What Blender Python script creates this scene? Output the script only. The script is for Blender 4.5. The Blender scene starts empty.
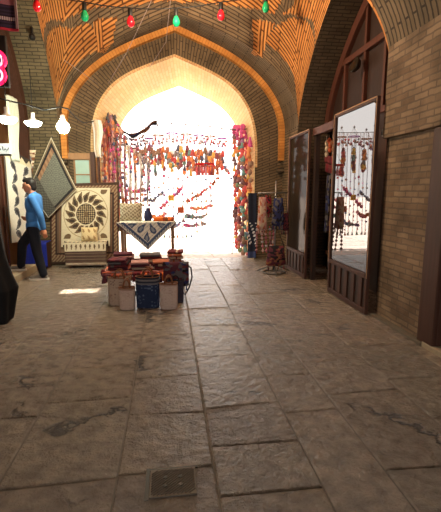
import bpy, bmesh, math, random
from mathutils import Vector, Matrix
R = random.Random(11)
PI = math.pi
sc = bpy.context.scene
col = sc.collection
# ------------------------------------------------------------------ camera
FPX, PITCH, YAW, EYE = 400., math.radians(9.37), math.radians(7.4), 1.5
cd = bpy.data.cameras.new('camera'); cam = bpy.data.objects.new('camera', cd); col.objects.link(cam)
cd.sensor_fit = 'HORIZONTAL'; cd.sensor_width = 36; cd.lens = FPX/441*36; cd.clip_start = .05; cd.clip_end = 300
cam.location = (0, 0, EYE); cam.rotation_euler = (PI/2-PITCH, 0, -YAW); sc.camera = cam
def at(px, py, Y):            # the point at depth Y that stands at this place of the photograph
    x = (px-220.5)/FPX; y = (256-py)/FPX
    f = math.cos(PITCH)+y*math.sin(PITCH); u = y*math.cos(PITCH)-math.sin(PITCH)
    dx = x*math.cos(YAW)+f*math.sin(YAW); dy = f*math.cos(YAW)-x*math.sin(YAW)
    return Vector((dx/dy*Y, Y, EYE+u/dy*Y))
# ------------------------------------------------------------------ colours, materials
def L(c):
    return tuple(((v/255)/12.92 if v/255 < .04045 else ((v/255+.055)/1.055)**2.4) for v in c)
def newmat(name):
    m = bpy.data.materials.new(name); m.use_nodes = True
    nt = m.node_tree; b = nt.nodes['Principled BSDF']
    return m, nt, b
def N(nt, t, **k):
    n = nt.nodes.new(t)
    for a, v in k.items(): setattr(n, a, v)
    return n
def mixc(nt, fac, a, b, blend='MIX'):
    n = N(nt, 'ShaderNodeMix', data_type='RGBA', blend_type=blend)
    for s, v in ((n.inputs[0], fac), (n.inputs[6], a), (n.inputs[7], b)):
        if hasattr(v, 'is_linked'): nt.links.new(v, s)
        elif isinstance(v, tuple): s.default_value = (*v[:3], 1)
        else: s.default_value = v
    return n.outputs[2]
def plain(name, c, rough=.7, var=.25, scale=30, metal=0., spec=.3, bump=.0, stretch=None):
    m, nt, b = newmat(name)
    tc = N(nt, 'ShaderNodeTexCoord'); n = N(nt, 'ShaderNodeTexNoise'); n.inputs['Scale'].default_value = scale; n.inputs['Detail'].default_value = 4
    if stretch:
        mp = N(nt, 'ShaderNodeMapping'); mp.inputs['Scale'].default_value = stretch
        nt.links.new(tc.outputs['Object'], mp.inputs[0]); nt.links.new(mp.outputs[0], n.inputs['Vector'])
    else: nt.links.new(tc.outputs['Object'], n.inputs['Vector'])
    c = L(c); d = tuple(v*(1-var) for v in c); e = tuple(min(1, v*(1+var)) for v in c)
    nt.links.new(mixc(nt, n.outputs['Fac'], d, e), b.inputs['Base Color'])
    b.inputs['Roughness'].default_value = rough; b.inputs['Metallic'].default_value = metal
    b.inputs['Specular IOR Level'].default_value = spec
    if bump:
        bp = N(nt, 'ShaderNodeBump'); bp.inputs['Strength'].default_value = bump; bp.inputs['Distance'].default_value = .01
        nt.links.new(n.outputs['Fac'], bp.inputs['Height']); nt.links.new(bp.outputs[0], b.inputs['Normal'])
    return m
def brick(name, c1, c2, mo, bw=.22, bh=.062, ms=.008, bump=.6, rough=.85, dirt=.35):
    m, nt, b = newmat(name)
    tc = N(nt, 'ShaderNodeTexCoord')
    nz = N(nt, 'ShaderNodeTexNoise'); nz.inputs['Scale'].default_value = 9; nz.inputs['Detail'].default_value = 3
    nt.links.new(tc.outputs['UV'], nz.inputs['Vector'])
    # wobble the courses a little
    vm = N(nt, 'ShaderNodeVectorMath', operation='SUBTRACT'); vm.inputs[1].default_value = (.5, .5, .5)
    nt.links.new(nz.outputs['Color'], vm.inputs[0])
    vs = N(nt, 'ShaderNodeVectorMath', operation='SCALE'); vs.inputs['Scale'].default_value = .022
    nt.links.new(vm.outputs[0], vs.inputs[0])
    va = N(nt, 'ShaderNodeVectorMath', operation='ADD'); nt.links.new(tc.outputs['UV'], va.inputs[0]); nt.links.new(vs.outputs[0], va.inputs[1])
    br = N(nt, 'ShaderNodeTexBrick'); nt.links.new(va.outputs[0], br.inputs['Vector'])
    br.inputs['Scale'].default_value = 1; br.inputs['Brick Width'].default_value = bw; br.inputs['Row Height'].default_value = bh
    br.inputs['Mortar Size'].default_value = ms; br.inputs['Mortar Smooth'].default_value = .25
    br.inputs['Color1'].default_value = (*L(c1), 1); br.inputs['Color2'].default_value = (*L(c2), 1); br.inputs['Mortar'].default_value = (*L(mo), 1)
    n2 = N(nt, 'ShaderNodeTexNoise'); n2.inputs['Scale'].default_value = 2.3; n2.inputs['Detail'].default_value = 6
    nt.links.new(tc.outputs['Object'], n2.inputs['Vector'])
    rp = N(nt, 'ShaderNodeMapRange'); rp.inputs[1].default_value = .3; rp.inputs[2].default_value = .7
    rp.inputs[3].default_value = 1-dirt; rp.inputs[4].default_value = 1+dirt*.5
    nt.links.new(n2.outputs['Fac'], rp.inputs[0])
    cx = N(nt, 'ShaderNodeVectorMath', operation='SCALE'); nt.links.new(br.outputs['Color'], cx.inputs[0]); nt.links.new(rp.outputs[0], cx.inputs['Scale'])
    nt.links.new(cx.outputs[0], b.inputs['Base Color'])
    n3 = N(nt, 'ShaderNodeTexNoise'); n3.inputs['Scale'].default_value = 60; nt.links.new(tc.outputs['UV'], n3.inputs['Vector'])
    ma = N(nt, 'ShaderNodeMath', operation='MULTIPLY_ADD'); nt.links.new(br.outputs['Fac'], ma.inputs[0]); ma.inputs[1].default_value = -1.
    ms_ = N(nt, 'ShaderNodeMath', operation='MULTIPLY'); nt.links.new(n3.outputs['Fac'], ms_.inputs[0]); ms_.inputs[1].default_value = .5
    nt.links.new(ms_.outputs[0], ma.inputs[2])
    bp = N(nt, 'ShaderNodeBump'); bp.inputs['Strength'].default_value = bump; bp.inputs['Distance'].default_value = .012
    nt.links.new(ma.outputs[0], bp.inputs['Height']); nt.links.new(bp.outputs[0], b.inputs['Normal'])
    b.inputs['Roughness'].default_value = rough; b.inputs['Specular IOR Level'].default_value = .2
    return m
def stone(name, c1, c2, rough=.42, bump=1., crack=True, spec=.5):
    m, nt, b = newmat(name)
    tc = N(nt, 'ShaderNodeTexCoord')
    at_ = N(nt, 'ShaderNodeAttribute', attribute_name='Col')
    big = N(nt, 'ShaderNodeTexNoise'); big.inputs['Scale'].default_value = 1.7; big.inputs['Detail'].default_value = 7
    fine = N(nt, 'ShaderNodeTexNoise'); fine.inputs['Scale'].default_value = 26; fine.inputs['Detail'].default_value = 6; fine.inputs['Roughness'].default_value = .65
    mp = N(nt, 'ShaderNodeMapping'); mp.inputs['Rotation'].default_value = (0, 0, .5); mp.inputs['Scale'].default_value = (1, 1.3, 1)
    med = N(nt, 'ShaderNodeTexNoise'); med.inputs['Scale'].default_value = 9; med.inputs['Detail'].default_value = 5; med.inputs['Distortion'].default_value = .1
    for n in (big, fine): nt.links.new(tc.outputs['Object'], n.inputs['Vector'])
    nt.links.new(tc.outputs['Object'], mp.inputs[0]); nt.links.new(mp.outputs[0], med.inputs['Vector'])
    base = mixc(nt, big.outputs['Fac'], L(c1), L(c2))
    base = mixc(nt, .75, base, at_.outputs['Color'], 'MULTIPLY')
    sp = N(nt, 'ShaderNodeMapRange'); sp.inputs[1].default_value = .35; sp.inputs[2].default_value = .65; sp.inputs[3].default_value = .72; sp.inputs[4].default_value = 1.2
    nt.links.new(med.outputs['Fac'], sp.inputs[0])
    cx = N(nt, 'ShaderNodeVectorMath', operation='SCALE'); nt.links.new(base, cx.inputs[0]); nt.links.new(sp.outputs[0], cx.inputs['Scale'])
    out = cx.outputs[0]
    pit = N(nt, 'ShaderNodeTexNoise'); pit.inputs['Scale'].default_value = 15; pit.inputs['Detail'].default_value = 7; pit.inputs['Roughness'].default_value = .68
    nt.links.new(tc.outputs['Object'], pit.inputs['Vector'])
    h = N(nt, 'ShaderNodeMath', operation='MULTIPLY_ADD'); nt.links.new(pit.outputs['Fac'], h.inputs[0]); h.inputs[1].default_value = 1.5
    f2 = N(nt, 'ShaderNodeMath', operation='MULTIPLY'); nt.links.new(med.outputs['Fac'], f2.inputs[0]); f2.inputs[1].default_value = 1.
    nt.links.new(f2.outputs[0], h.inputs[2]); hh = h.outputs[0]
    if crack:
        vo = N(nt, 'ShaderNodeTexVoronoi', feature='DISTANCE_TO_EDGE'); vo.inputs['Scale'].default_value = .6
        wv = N(nt, 'ShaderNodeVectorMath', operation='MULTIPLY_ADD'); nt.links.new(med.outputs['Color'], wv.inputs[0]); wv.inputs[1].default_value = (.35, .35, 0)
        nt.links.new(tc.outputs['Object'], wv.inputs[2]); nt.links.new(wv.outputs[0], vo.inputs['Vector'])
        cr = N(nt, 'ShaderNodeMapRange'); cr.inputs[1].default_value = 0; cr.inputs[2].default_value = .02; nt.links.new(vo.outputs['Distance'], cr.inputs[0])
        mk = N(nt, 'ShaderNodeMapRange'); mk.inputs[1].default_value = .42; mk.inputs[2].default_value = .46; nt.links.new(big.outputs['Fac'], mk.inputs[0])
        mx = N(nt, 'ShaderNodeMath', operation='MAXIMUM'); nt.links.new(cr.outputs[0], mx.inputs[0]); nt.links.new(mk.outputs[0], mx.inputs[1])
        out = mixc(nt, mx.outputs[0], L((72, 64, 56)), out)
        ad = N(nt, 'ShaderNodeMath', operation='ADD'); nt.links.new(hh, ad.inputs[0]); nt.links.new(mx.outputs[0], ad.inputs[1]); hh = ad.outputs[0]
    nt.links.new(out, b.inputs['Base Color'])
    bp = N(nt, 'ShaderNodeBump'); bp.inputs['Strength'].default_value = bump; bp.inputs['Distance'].default_value = .042
    nt.links.new(hh, bp.inputs['Height']); nt.links.new(bp.outputs[0], b.inputs['Normal'])
    rr = N(nt, 'ShaderNodeMapRange'); rr.inputs[3].default_value = rough-.12; rr.inputs[4].default_value = rough+.16
    nt.links.new(fine.outputs['Fac'], rr.inputs[0]); nt.links.new(rr.outputs[0], b.inputs['Roughness'])
    b.inputs['Specular IOR Level'].default_value = spec
    return m
def printed(name, rough=.85, trans=0.):
    m, nt, b = newmat(name)
    a = N(nt, 'ShaderNodeAttribute', attribute_name='Col')
    tc = N(nt, 'ShaderNodeTexCoord'); n = N(nt, 'ShaderNodeTexNoise'); n.inputs['Scale'].default_value = 70; nt.links.new(tc.outputs['Object'], n.inputs['Vector'])
    r = N(nt, 'ShaderNodeMapRange'); r.inputs[3].default_value = .75; r.inputs[4].default_value = 1.2; nt.links.new(n.outputs['Fac'], r.inputs[0])
    s = N(nt, 'ShaderNodeVectorMath', operation='SCALE'); nt.links.new(a.outputs['Color'], s.inputs[0]); nt.links.new(r.outputs[0], s.inputs['Scale'])
    nt.links.new(s.outputs[0], b.inputs['Base Color']); b.inputs['Roughness'].default_value = rough; b.inputs['Specular IOR Level'].default_value = .15
    if trans:
        t = N(nt, 'ShaderNodeBsdfTranslucent'); nt.links.new(s.outputs[0], t.inputs['Color'])
        mx = N(nt, 'ShaderNodeMixShader'); mx.inputs[0].default_value = trans
        nt.links.new(b.outputs[0], mx.inputs[1]); nt.links.new(t.outputs[0], mx.inputs[2])
        nt.links.new(mx.outputs[0], nt.nodes['Material Output'].inputs['Surface'])
    return m
def glow(name, c, s):
    m, nt, b = newmat(name); b.inputs['Base Color'].default_value = (*L(c), 1)
    b.inputs['Emission Color'].default_value = (*L(c), 1); b.inputs['Emission Strength'].default_value = s
    return m
def glassy(name, c, refl, rough=.02):
    m, nt, b = newmat(name)
    tc = N(nt, 'ShaderNodeTexCoord'); n = N(nt, 'ShaderNodeTexNoise'); n.inputs['Scale'].default_value = 1.5; nt.links.new(tc.outputs['Object'], n.inputs['Vector'])
    bp = N(nt, 'ShaderNodeBump'); bp.inputs['Strength'].default_value = .03; bp.inputs['Distance'].default_value = .02
    nt.links.new(n.outputs['Fac'], bp.inputs['Height'])
    g = N(nt, 'ShaderNodeBsdfGlossy'); g.inputs['Roughness'].default_value = rough; g.inputs['Color'].default_value = (.95, .95, .97, 1)
    nt.links.new(bp.outputs[0], g.inputs['Normal'])
    d = N(nt, 'ShaderNodeBsdfDiffuse'); d.inputs['Color'].default_value = (*L(c), 1)
    mx = N(nt, 'ShaderNodeMixShader'); mx.inputs[0].default_value = refl
    nt.links.new(d.outputs[0], mx.inputs[1]); nt.links.new(g.outputs[0], mx.inputs[2])
    nt.links.new(mx.outputs[0], nt.nodes['Material Output'].inputs['Surface'])
    return m
M = {}
M['pier'] = brick('pier_brick', (142, 119, 96), (116, 94, 75), (108, 91, 76), ms=.01, dirt=.55)
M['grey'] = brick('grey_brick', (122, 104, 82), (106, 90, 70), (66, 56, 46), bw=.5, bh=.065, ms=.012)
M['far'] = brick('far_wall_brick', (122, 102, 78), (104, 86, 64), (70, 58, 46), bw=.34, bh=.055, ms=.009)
M['soffit_shaded'] = brick('shaded_soffit_brick', (84, 70, 54), (72, 60, 46), (48, 41, 34), bh=.06, ms=.008)  # soffit brick again, with the right niche's shade put into its colour
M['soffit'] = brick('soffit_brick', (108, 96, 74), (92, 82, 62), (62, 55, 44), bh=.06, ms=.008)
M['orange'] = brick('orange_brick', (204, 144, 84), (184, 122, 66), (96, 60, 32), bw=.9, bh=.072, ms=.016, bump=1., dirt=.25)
M['rib'] = brick('rib_brick', (214, 146, 76), (200, 130, 64), (170, 110, 56), bw=.4, bh=.06, ms=.005, bump=.25)
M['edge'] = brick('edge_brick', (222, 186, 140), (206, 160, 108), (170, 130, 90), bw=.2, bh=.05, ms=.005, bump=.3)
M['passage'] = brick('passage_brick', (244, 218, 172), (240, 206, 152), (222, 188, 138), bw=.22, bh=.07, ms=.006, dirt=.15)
M['floor'] = stone('floor_stone', (122, 107, 93), (156, 139, 121), rough=.2, spec=1.)
M['grout'] = plain('grout', (98, 88, 76), .9, .2, 20)
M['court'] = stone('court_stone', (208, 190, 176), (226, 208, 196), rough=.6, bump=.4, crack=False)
M['step'] = plain('step_stone', (150, 134, 112), .7, .2, 14, bump=.4)
M['wood'] = plain('wood', (66, 38, 26), .6, .4, 6, stretch=(6, 6, .6), bump=.15)
M['redwood'] = plain('red_wood', (78, 42, 30), .6, .35, 6, stretch=(6, 6, .6), bump=.15)
M['dark'] = plain('dark_wood', (46, 30, 24), .6, .3, 6, stretch=(6, 6, .6))
M['palewood'] = plain('pale_wood', (150, 112, 78), .6, .3, 6, stretch=(6, 6, .6))
M['paint'] = plain('old_paint', (196, 200, 190), .7, .12, 5)
M['mirror'] = glassy('reflecting_glass', (38, 30, 26), .2)
M['dimglass'] = glassy('dim_glass', (44, 35, 27), .035, .06)
M['teal'] = plain('pale_teal', (150, 178, 166), .35, .15, 6, spec=.5)
M['print'] = printed('printed_cloth'); M['thin'] = printed('thin_printed_cloth', trans=.25)
M['metal'] = plain('steel', (150, 148, 144), .35, .1, 20, metal=.8)
M['iron'] = plain('dark_iron', (84, 76, 68), .55, .3, 25, metal=.4, bump=.2)
M['black'] = plain('black_plastic', (18, 18, 18), .5, .2, 30)
M['cord'] = plain('white_cord', (150, 134, 132), .8, .1, 30)
M['bulb'] = glow('white_bulb', (252, 255, 226), 360)
M['disc'] = glow('white_disc', (244, 255, 242), 42)
M['disc2'] = glow('warm_disc', (252, 250, 220), 46)
M['led'] = glow('red_led', (255, 24, 84), 1.6); M['ledw'] = glow('pink_led', (255, 190, 214), 1.3)
M['bulb_red'] = plain('red_glass', (205, 22, 38), .15, .1, 10, spec=.7); M['bulb_green'] = plain('green_glass', (16, 140, 88), .15, .1, 10, spec=.7)
M['skin'] = plain('skin', (200, 138, 108), .55, .08, 20); M['hair'] = plain('hair', (26, 20, 18), .6, .3, 60, stretch=(1, 1, 4))
M['shirt'] = plain('blue_shirt', (62, 116, 178), .8, .15, 12, bump=.3); M['trouser'] = plain('navy_trousers', (24, 26, 38), .85, .2, 14, bump=.2)
M['shoe'] = plain('shoe', (120, 112, 106), .6, .2, 20); M['sole'] = plain('sole', (225, 220, 214), .6, .05, 20)
M['robe'] = plain('black_robe', (14, 13, 16), .75, .3, 8); M['eye'] = plain('eye', (40, 28, 24), .2, .1, 20)
M['sheet'] = plain('blue_sheet', (26, 40, 140), .6, .3, 5, bump=.3)
M['sign'] = plain('white_sign', (226, 228, 226), .5, .05, 5)
M['cardboard'] = plain('tan', (176, 140, 96), .7, .15, 12)
PAL = dict(red=(200, 42, 48), maroon=(122, 32, 46), magenta=(190, 34, 108), pink=(222, 122, 148), orange=(226, 112, 46), yellow=(228, 172, 62),
           brown=(122, 78, 54), navy=(44, 48, 84), blue=(74, 104, 160), teal=(70, 128, 128), purple=(122, 72, 130), grey=(120, 112, 116),
           cream=(226, 210, 186), white=(236, 230, 226), green=(78, 112, 70), rust=(172, 80, 50), black=(34, 30, 34), dusty=(168, 124, 118), plum=(82, 40, 50), wine=(104, 46, 50), clay=(158, 90, 64), sand=(184, 160, 138), slate=(92, 86, 88), salmon=(220, 140, 120), beige=(196, 176, 152))
CM_GLARE = {k: plain('pale_'+k, tuple(int(c+(235-c)*.28) for c in v), .75, .2, 40, spec=.25) for k, v in PAL.items()}  # dyed colours washed out, the entrance glare put into the colour
CM = {k: plain('dyed_'+k, v, .75, .25, 40, spec=.25) for k, v in PAL.items()}
# ------------------------------------------------------------------ mesh builder
class MB:
    def __init__(s): s.v = []; s.f = []; s.m = []; s.uv = []; s.c = []; s.sm = []
    def face(s, ids, m=0, uv=None, c=None, sm=False):
        s.f.append(tuple(ids)); s.m.append(m); s.uv.append(uv); s.c.append(c); s.sm.append(sm)
    def add(s, vs):
        b = len(s.v); s.v += [tuple(x) for x in vs]; return b
    def box(s, x0, x1, y0, y1, z0, z1, m=0, c=None, T=None):
        P = [Vector((x, y, z)) for z in (z0, z1) for y in (y0, y1) for x in (x0, x1)]
        if T is not None: P = [T @ p for p in P]
        b = s.add(P)
        for q in ((0, 2, 3, 1), (4, 5, 7, 6), (0, 1, 5, 4), (2, 6, 7, 3), (0, 4, 6, 2), (1, 3, 7, 5)): s.face([b+i for i in q], m, None, c)
        return s
    def tube(s, pts, r, n=8, m=0, c=None, cap=True, r1=None):
        pts = [Vector(p) for p in pts]; rings = []; up = None
        for i, p in enumerate(pts):
            d = (pts[min(i+1, len(pts)-1)]-pts[max(i-1, 0)]).normalized()
            if up is None: up = d.orthogonal().normalized()
            a = (up-d*up.dot(d)).normalized(); up = a; e = d.cross(a)
            rr = r if r1 is None else r+(r1-r)*i/(len(pts)-1)
            if isinstance(r, (list, tuple)): rr = r[i]
            rings.append(s.add([p+(a*math.cos(2*PI*k/n)+e*math.sin(2*PI*k/n))*rr for k in range(n)]))
        for i in range(len(rings)-1):
            for k in range(n):
                j = (k+1) % n; s.face((rings[i]+k, rings[i]+j, rings[i+1]+j, rings[i+1]+k), m, None, c, True)
        if cap:
            s.face([rings[0]+k for k in range(n)][::-1], m, None, c); s.face([rings[-1]+k for k in range(n)], m, None, c)
        return s
    def lathe(s, prof, T, n=12, m=0, c=None):
        rings = [s.add([T @ Vector((r*math.cos(2*PI*k/n), r*math.sin(2*PI*k/n), z)) for k in range(n)]) for r, z in prof]
        for i in range(len(rings)-1):
            for k in range(n):
                j = (k+1) % n; s.face((rings[i]+k, rings[i]+j, rings[i+1]+j, rings[i+1]+k), m, None, c, True)
        s.face([rings[0]+k for k in range(n)][::-1], m, None, c); s.face([rings[-1]+k for k in range(n)], m, None, c)
        return s
    def ball(s, p, r, n=10, m=0, c=None, T=None):
        if not isinstance(r, (tuple, list)): r = (r, r, r)
        X = Matrix.Translation(p) @ (T or Matrix()) @ Matrix.Diagonal((*r, 1))
        h = max(4, n//2+1)
        pr = [(max(.02, math.sin(PI*i/h)), -math.cos(PI*i/h)) for i in range(h+1)]
        return s.lathe(pr, X, n, m, c)
    def grid(s, fn, nu, nv, m=0, col_=None, mat=None, uv=None, wrap=False, sm=True, keep=None):
        w = nu if wrap else nu+1
        b = s.add([fn(i/nu, j/nv) for j in range(nv+1) for i in range(w)])
        for j in range(nv):
            for i in range(nu):
                if keep and not keep((i+.5)/nu, (j+.5)/nv): continue
                i2 = (i+1) % w
                q = (b+j*w+i, b+j*w+i2, b+(j+1)*w+i2, b+(j+1)*w+i)
                u, v = (i+.5)/nu, (j+.5)/nv
                U = [uv(a/nu, d/nv) for a, d in ((i, j), (i+1, j), (i+1, j+1), (i, j+1))] if uv else None
                s.face(q, mat(u, v) if mat else m, U, col_(u, v) if col_ else None, sm)
        return s
    def build(s, name, mats, parent=None, bevel=0, solid=0, kind=None, origin=None, subsurf=0):
        me = bpy.data.meshes.new(name)
        P = [Vector(v) for v in s.v]
        if parent is not None:
            o0 = Vector((0, 0, 0)); inv = parent.get('_w'); off = WORLD[parent.name]
        else:
            lo = [min(p[i] for p in P) for i in range(3)]; hi = [max(p[i] for p in P) for i in range(3)]
            off = Vector(origin) if origin is not None else Vector(((lo[0]+hi[0])/2, (lo[1]+hi[1])/2, lo[2]))
        me.from_pydata([p-off for p in P], [], s.f)
        if not isinstance(mats, (list, tuple)): mats = [mats]
        for x in mats: me.materials.append(x)
        me.uv_layers.new(name='UVMap'); hc_ = any(c is not None for c in s.c)
        if hc_: me.color_attributes.new('Col', 'FLOAT_COLOR', 'CORNER')
        ul = me.uv_layers['UVMap']; ca = me.color_attributes['Col'] if hc_ else None
        for i, p in enumerate(me.polygons):
            p.material_index = s.m[i]; p.use_smooth = s.sm[i]
            for k, li in enumerate(p.loop_indices):
                if s.uv[i]: ul.data[li].uv = s.uv[i][k]
                else:
                    q = P[me.loops[li].vertex_index]; n = p.normal
                    ax = max(range(3), key=lambda a: abs(n[a]))
                    ul.data[li].uv = ((q.y, q.z), (q.x, q.z), (q.x, q.y))[ax]
                if ca and s.c[i]: ca.data[li].color = (*s.c[i], 1)
        me.update()
        o = bpy.data.objects.new(name, me); col.objects.link(o)
        if parent is not None: o.parent = parent; WORLD[o.name] = off
        else: o.location = off; WORLD[o.name] = off
        if solid:
            md = o.modifiers.new('solid', 'SOLIDIFY'); md.thickness = solid; md.offset = 0
        if bevel:
            md = o.modifiers.new('bevel', 'BEVEL'); md.width = bevel; md.segments = 2; md.limit_method = 'ANGLE'
        if subsurf:
            md = o.modifiers.new('sub', 'SUBSURF'); md.levels = md.render_levels = subsurf
        if kind: o['kind'] = kind
        return o
WORLD = {}
def tag(o, label, cat, group=None):
    o['label'] = label; o['category'] = cat
    if group: o['group'] = group
    return o
def thing(name, label, cat, loc, group=None):
    o = bpy.data.objects.new(name, None); o.empty_display_size = .1; col.objects.link(o); o.location = loc; WORLD[o.name] = Vector(loc)
    return tag(o, label, cat, group)
def S(name, mb, mats, **k): return mb.build(name, mats, kind='structure', **k)
def rotz(p, a): return Matrix.Translation(p) @ Matrix.Rotation(a, 4, 'Z')
def lin(a, b, n): return [Vector(a).lerp(Vector(b), i/n) for i in range(n+1)]
def sag(a, b, d, n=16): return [Vector(a).lerp(Vector(b), i/n)-Vector((0, 0, d*4*(i/n)*(1-i/n))) for i in range(n+1)]
ORD = 'first second third fourth fifth sixth seventh eighth ninth tenth eleventh twelfth thirteenth fourteenth fifteenth sixteenth seventeenth eighteenth nineteenth twentieth twenty-first twenty-second twenty-third twenty-fourth twenty-fifth twenty-sixth twenty-seventh twenty-eighth twenty-ninth thirtieth'.split()
# ------------------------------------------------------------------ the vaulted bay
CX, HW, ZS, HF = .2, 2.27, 2.65, 2.05
XL, XR = CX-HW, CX+HW
def pf(t): t = min(1, abs(t)); return (1-.43*t)*max(0, 1-t**4)**.46
def ps(t): t = min(1, abs(t)); return (1-.5*t)*max(0, 1-t**3)**.5
def pin(t): t = min(1, abs(t)); return (1-.33*t)*max(0, 1-t**5)**.4
def bay(x):
    k = (x-XL)/(2*HW); yf = 8.33-.73*k; yn = 4.4
    return (yf+yn)/2, (yf-yn)/2, 2.6-.8*k
def ceil_z(x, y, b):
    z = ZS+HF*pf((x-CX)/HW)
    if b: z += b[2]*ps((y-b[0])/b[1])
    return z
def bay_near(x): return (1.83, 1.6, 2.0)
def vh(px, py):           # where this line of sight meets the vault
    d = at(px, py, 1.)-Vector((0, 0, EYE)); t = 4.
    while t < 8.58:
        p = Vector((0, 0, EYE))+d*t
        if abs(p.x-CX) < HW and p.z > ceil_z(p.x, p.y, bay(p.x)): return p
        t += .002
    return Vector((0, 0, EYE))+d*t
def inpoly(x, y, P):
    c = False; j = len(P)-1
    for i in range(len(P)):
        if (P[i].y > y) != (P[j].y > y) and x < (P[j].x-P[i].x)*(y-P[i].y)/(P[j].y-P[i].y)+P[i].x: c = not c
        j = i
    return c
RU = sorted(((p.x, p.y) for p in (vh(*q) for q in ((44, 31), (63, 22), (82, 12), (120, 7), (140, 4), (178, 3), (215, 4), (245, 8), (277, 15), (300, 17), (314, 24)))))
def ring_y(x):
    if x <= RU[0][0]: return RU[0][1]
    for (a, b), (c, d) in zip(RU, RU[1:]):
        if x <= c: return b+(d-b)*(x-a)/(c-a)
    return RU[-1][1]
WL = [vh(*q) for q in ((47, 39), (71, 29.5), (88, 23), (101, 50), (79, 61), (66, 77), (60, 95), (57, 107), (55, 95))]+[Vector((-2.2, 8.2, 0)), Vector((-2.2, 7.9, 0))]
KL = [vh(*q) for q in ((92, 21), (117, 17.5), (114, 38), (105, 53))]
WR = [vh(*q) for q in ((278, 25), (314, 38), (298, 121), (294, 76), (281, 55), (264, 43))]+[]
WR.insert(2, Vector((2.6, 6.9, 0))); WR.insert(3, Vector((2.6, 7.55, 0)))
KR = [vh(*q) for q in ((253, 19), (275, 24.5), (252, 55))]
SR_ = [vh(*q) for q in ((284, -4), (297, -4), (292, 8), (278, 18), (274, 14))]
SPL = [vh(57, 105), vh(72, 28)]; SPR = [vh(298, 119), vh(296, 31)]
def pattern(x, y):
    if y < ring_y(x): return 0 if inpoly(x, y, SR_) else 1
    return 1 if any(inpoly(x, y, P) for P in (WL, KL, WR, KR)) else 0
def vault(name, bf, hole, nx=150, ny=140):
    X = lambda u: CX+HW*math.sin(PI/2*(2*u-1))
    def Yv(u, v): c, h, _ = bf(X(u)); return c+h*math.sin(PI/2*(2*v-1))
    def P(u, v): x = X(u); y = Yv(u, v); return (x, y, ceil_z(x, y, bf(x)))
    # lengths along the shell for the brick courses
    sx = [0]; 
    for i in range(nx):
        a, b = X(i/nx), X((i+1)/nx); sx.append(sx[-1]+math.hypot(b-a, HF*(pf((b-CX)/HW)-pf((a-CX)/HW))))
    sy = [0]; c0 = bf(CX)
    for j in range(ny):
        a, b = Yv(.5, j/ny), Yv(.5, (j+1)/ny); sy.append(sy[-1]+math.hypot(b-a, c0[2]*(ps((b-c0[0])/c0[1])-ps((a-c0[0])/c0[1]))))
    def zone(u, v): return pattern(X(u), Yv(u, v)) if bf is bay else 0
    def along_y(u, v):
        x, y = X(u), Yv(u, v)
        if bf is bay and y > ring_y(x):
            if x < CX: return x < SPL[0].x+(SPL[1].x-SPL[0].x)*(SPL[0].y-y)/(SPL[0].y-SPL[1].y) or (inpoly(x, y, KL) and x < -1.12)
            return x > SPR[0].x+(SPR[1].x-SPR[0].x)*(SPR[0].y-y)/(SPR[0].y-SPR[1].y) or (inpoly(x, y, KR) and x > 1.7)
        c, h, _ = bf(x); tx = abs((x-CX)/HW)
        return (1-tx)*HW < (h-abs(y-c))*1.05
    mb = MB()
    w = nx+1
    b = mb.add([P(i/nx, j/ny) for j in range(ny+1) for i in range(w)])
    for j in range(ny):
        for i in range(nx):
            u, v = (i+.5)/nx, (j+.5)/ny
            if hole(X(u), Yv(u, v)): continue
            z = zone(u, v); ay = along_y(u, v)
            U = []
            for a, d in ((i, j), (i+1, j), (i+1, j+1), (i, j+1)):
                U.append((sy[d], sx[a]) if ay else (sx[a], sy[d]))
            mb.face((b+j*w+i, b+j*w+i+1, b+(j+1)*w+i+1, b+(j+1)*w+i), z, U, None, True)
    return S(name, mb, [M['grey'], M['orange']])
SPOT = Vector((-1.34, 6.08, 0)); HOLE = Vector((-.35, 6.3, 0)); HOLE.z = ceil_z(HOLE.x, HOLE.y, bay(HOLE.x))
vault('ceiling', bay, lambda x, y: abs(x-HOLE.x) < .27 and abs(y-HOLE.y) < .13)
vault('ceiling_near', bay_near, lambda x, y: False, 70, 60)
def barrel(name, y0f, y1f, mats, mfn, nx=120, ny=14, hole=None):
    X = lambda u: CX+HW*math.sin(PI/2*(2*u-1))
    sx = [0]
    for i in range(nx):
        a, b = X(i/nx), X((i+1)/nx); sx.append(sx[-1]+math.hypot(b-a, HF*(pf((b-CX)/HW)-pf((a-CX)/HW))))
    def P(u, v): x = X(u); a, b = y0f(x), y1f(x); return (x, a+(b-a)*v, ZS+HF*pf((x-CX)/HW))
    def uv(u, v): return (sx[int(round(u*nx))], P(u, v)[1])
    mb = MB(); mb.grid(P, nx, ny, mat=lambda u, v: mfn(X(u), P(u, v)[1]), uv=uv, keep=(lambda u, v: not hole(X(u), P(u, v)[1])) if hole else None)
    return S(name, mb, mats)
def barrel_zone(x, y): return 1 if inpoly(x, y, KL) or inpoly(x, y, KR) else 0
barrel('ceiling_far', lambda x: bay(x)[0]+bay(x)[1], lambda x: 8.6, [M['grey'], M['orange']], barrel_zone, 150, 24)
barrel('ceiling_band', lambda x: 3.43, lambda x: 4.4, [M['grey'], M['grey']], lambda x, y: 0)
barrel('ceiling_back', lambda x: -5., lambda x: .23, [M['grey'], M['grey']], lambda x, y: 0, 60, 60, lambda x, y: abs(x-CX) < .5 and abs(y+1.6) < .5)
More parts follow.
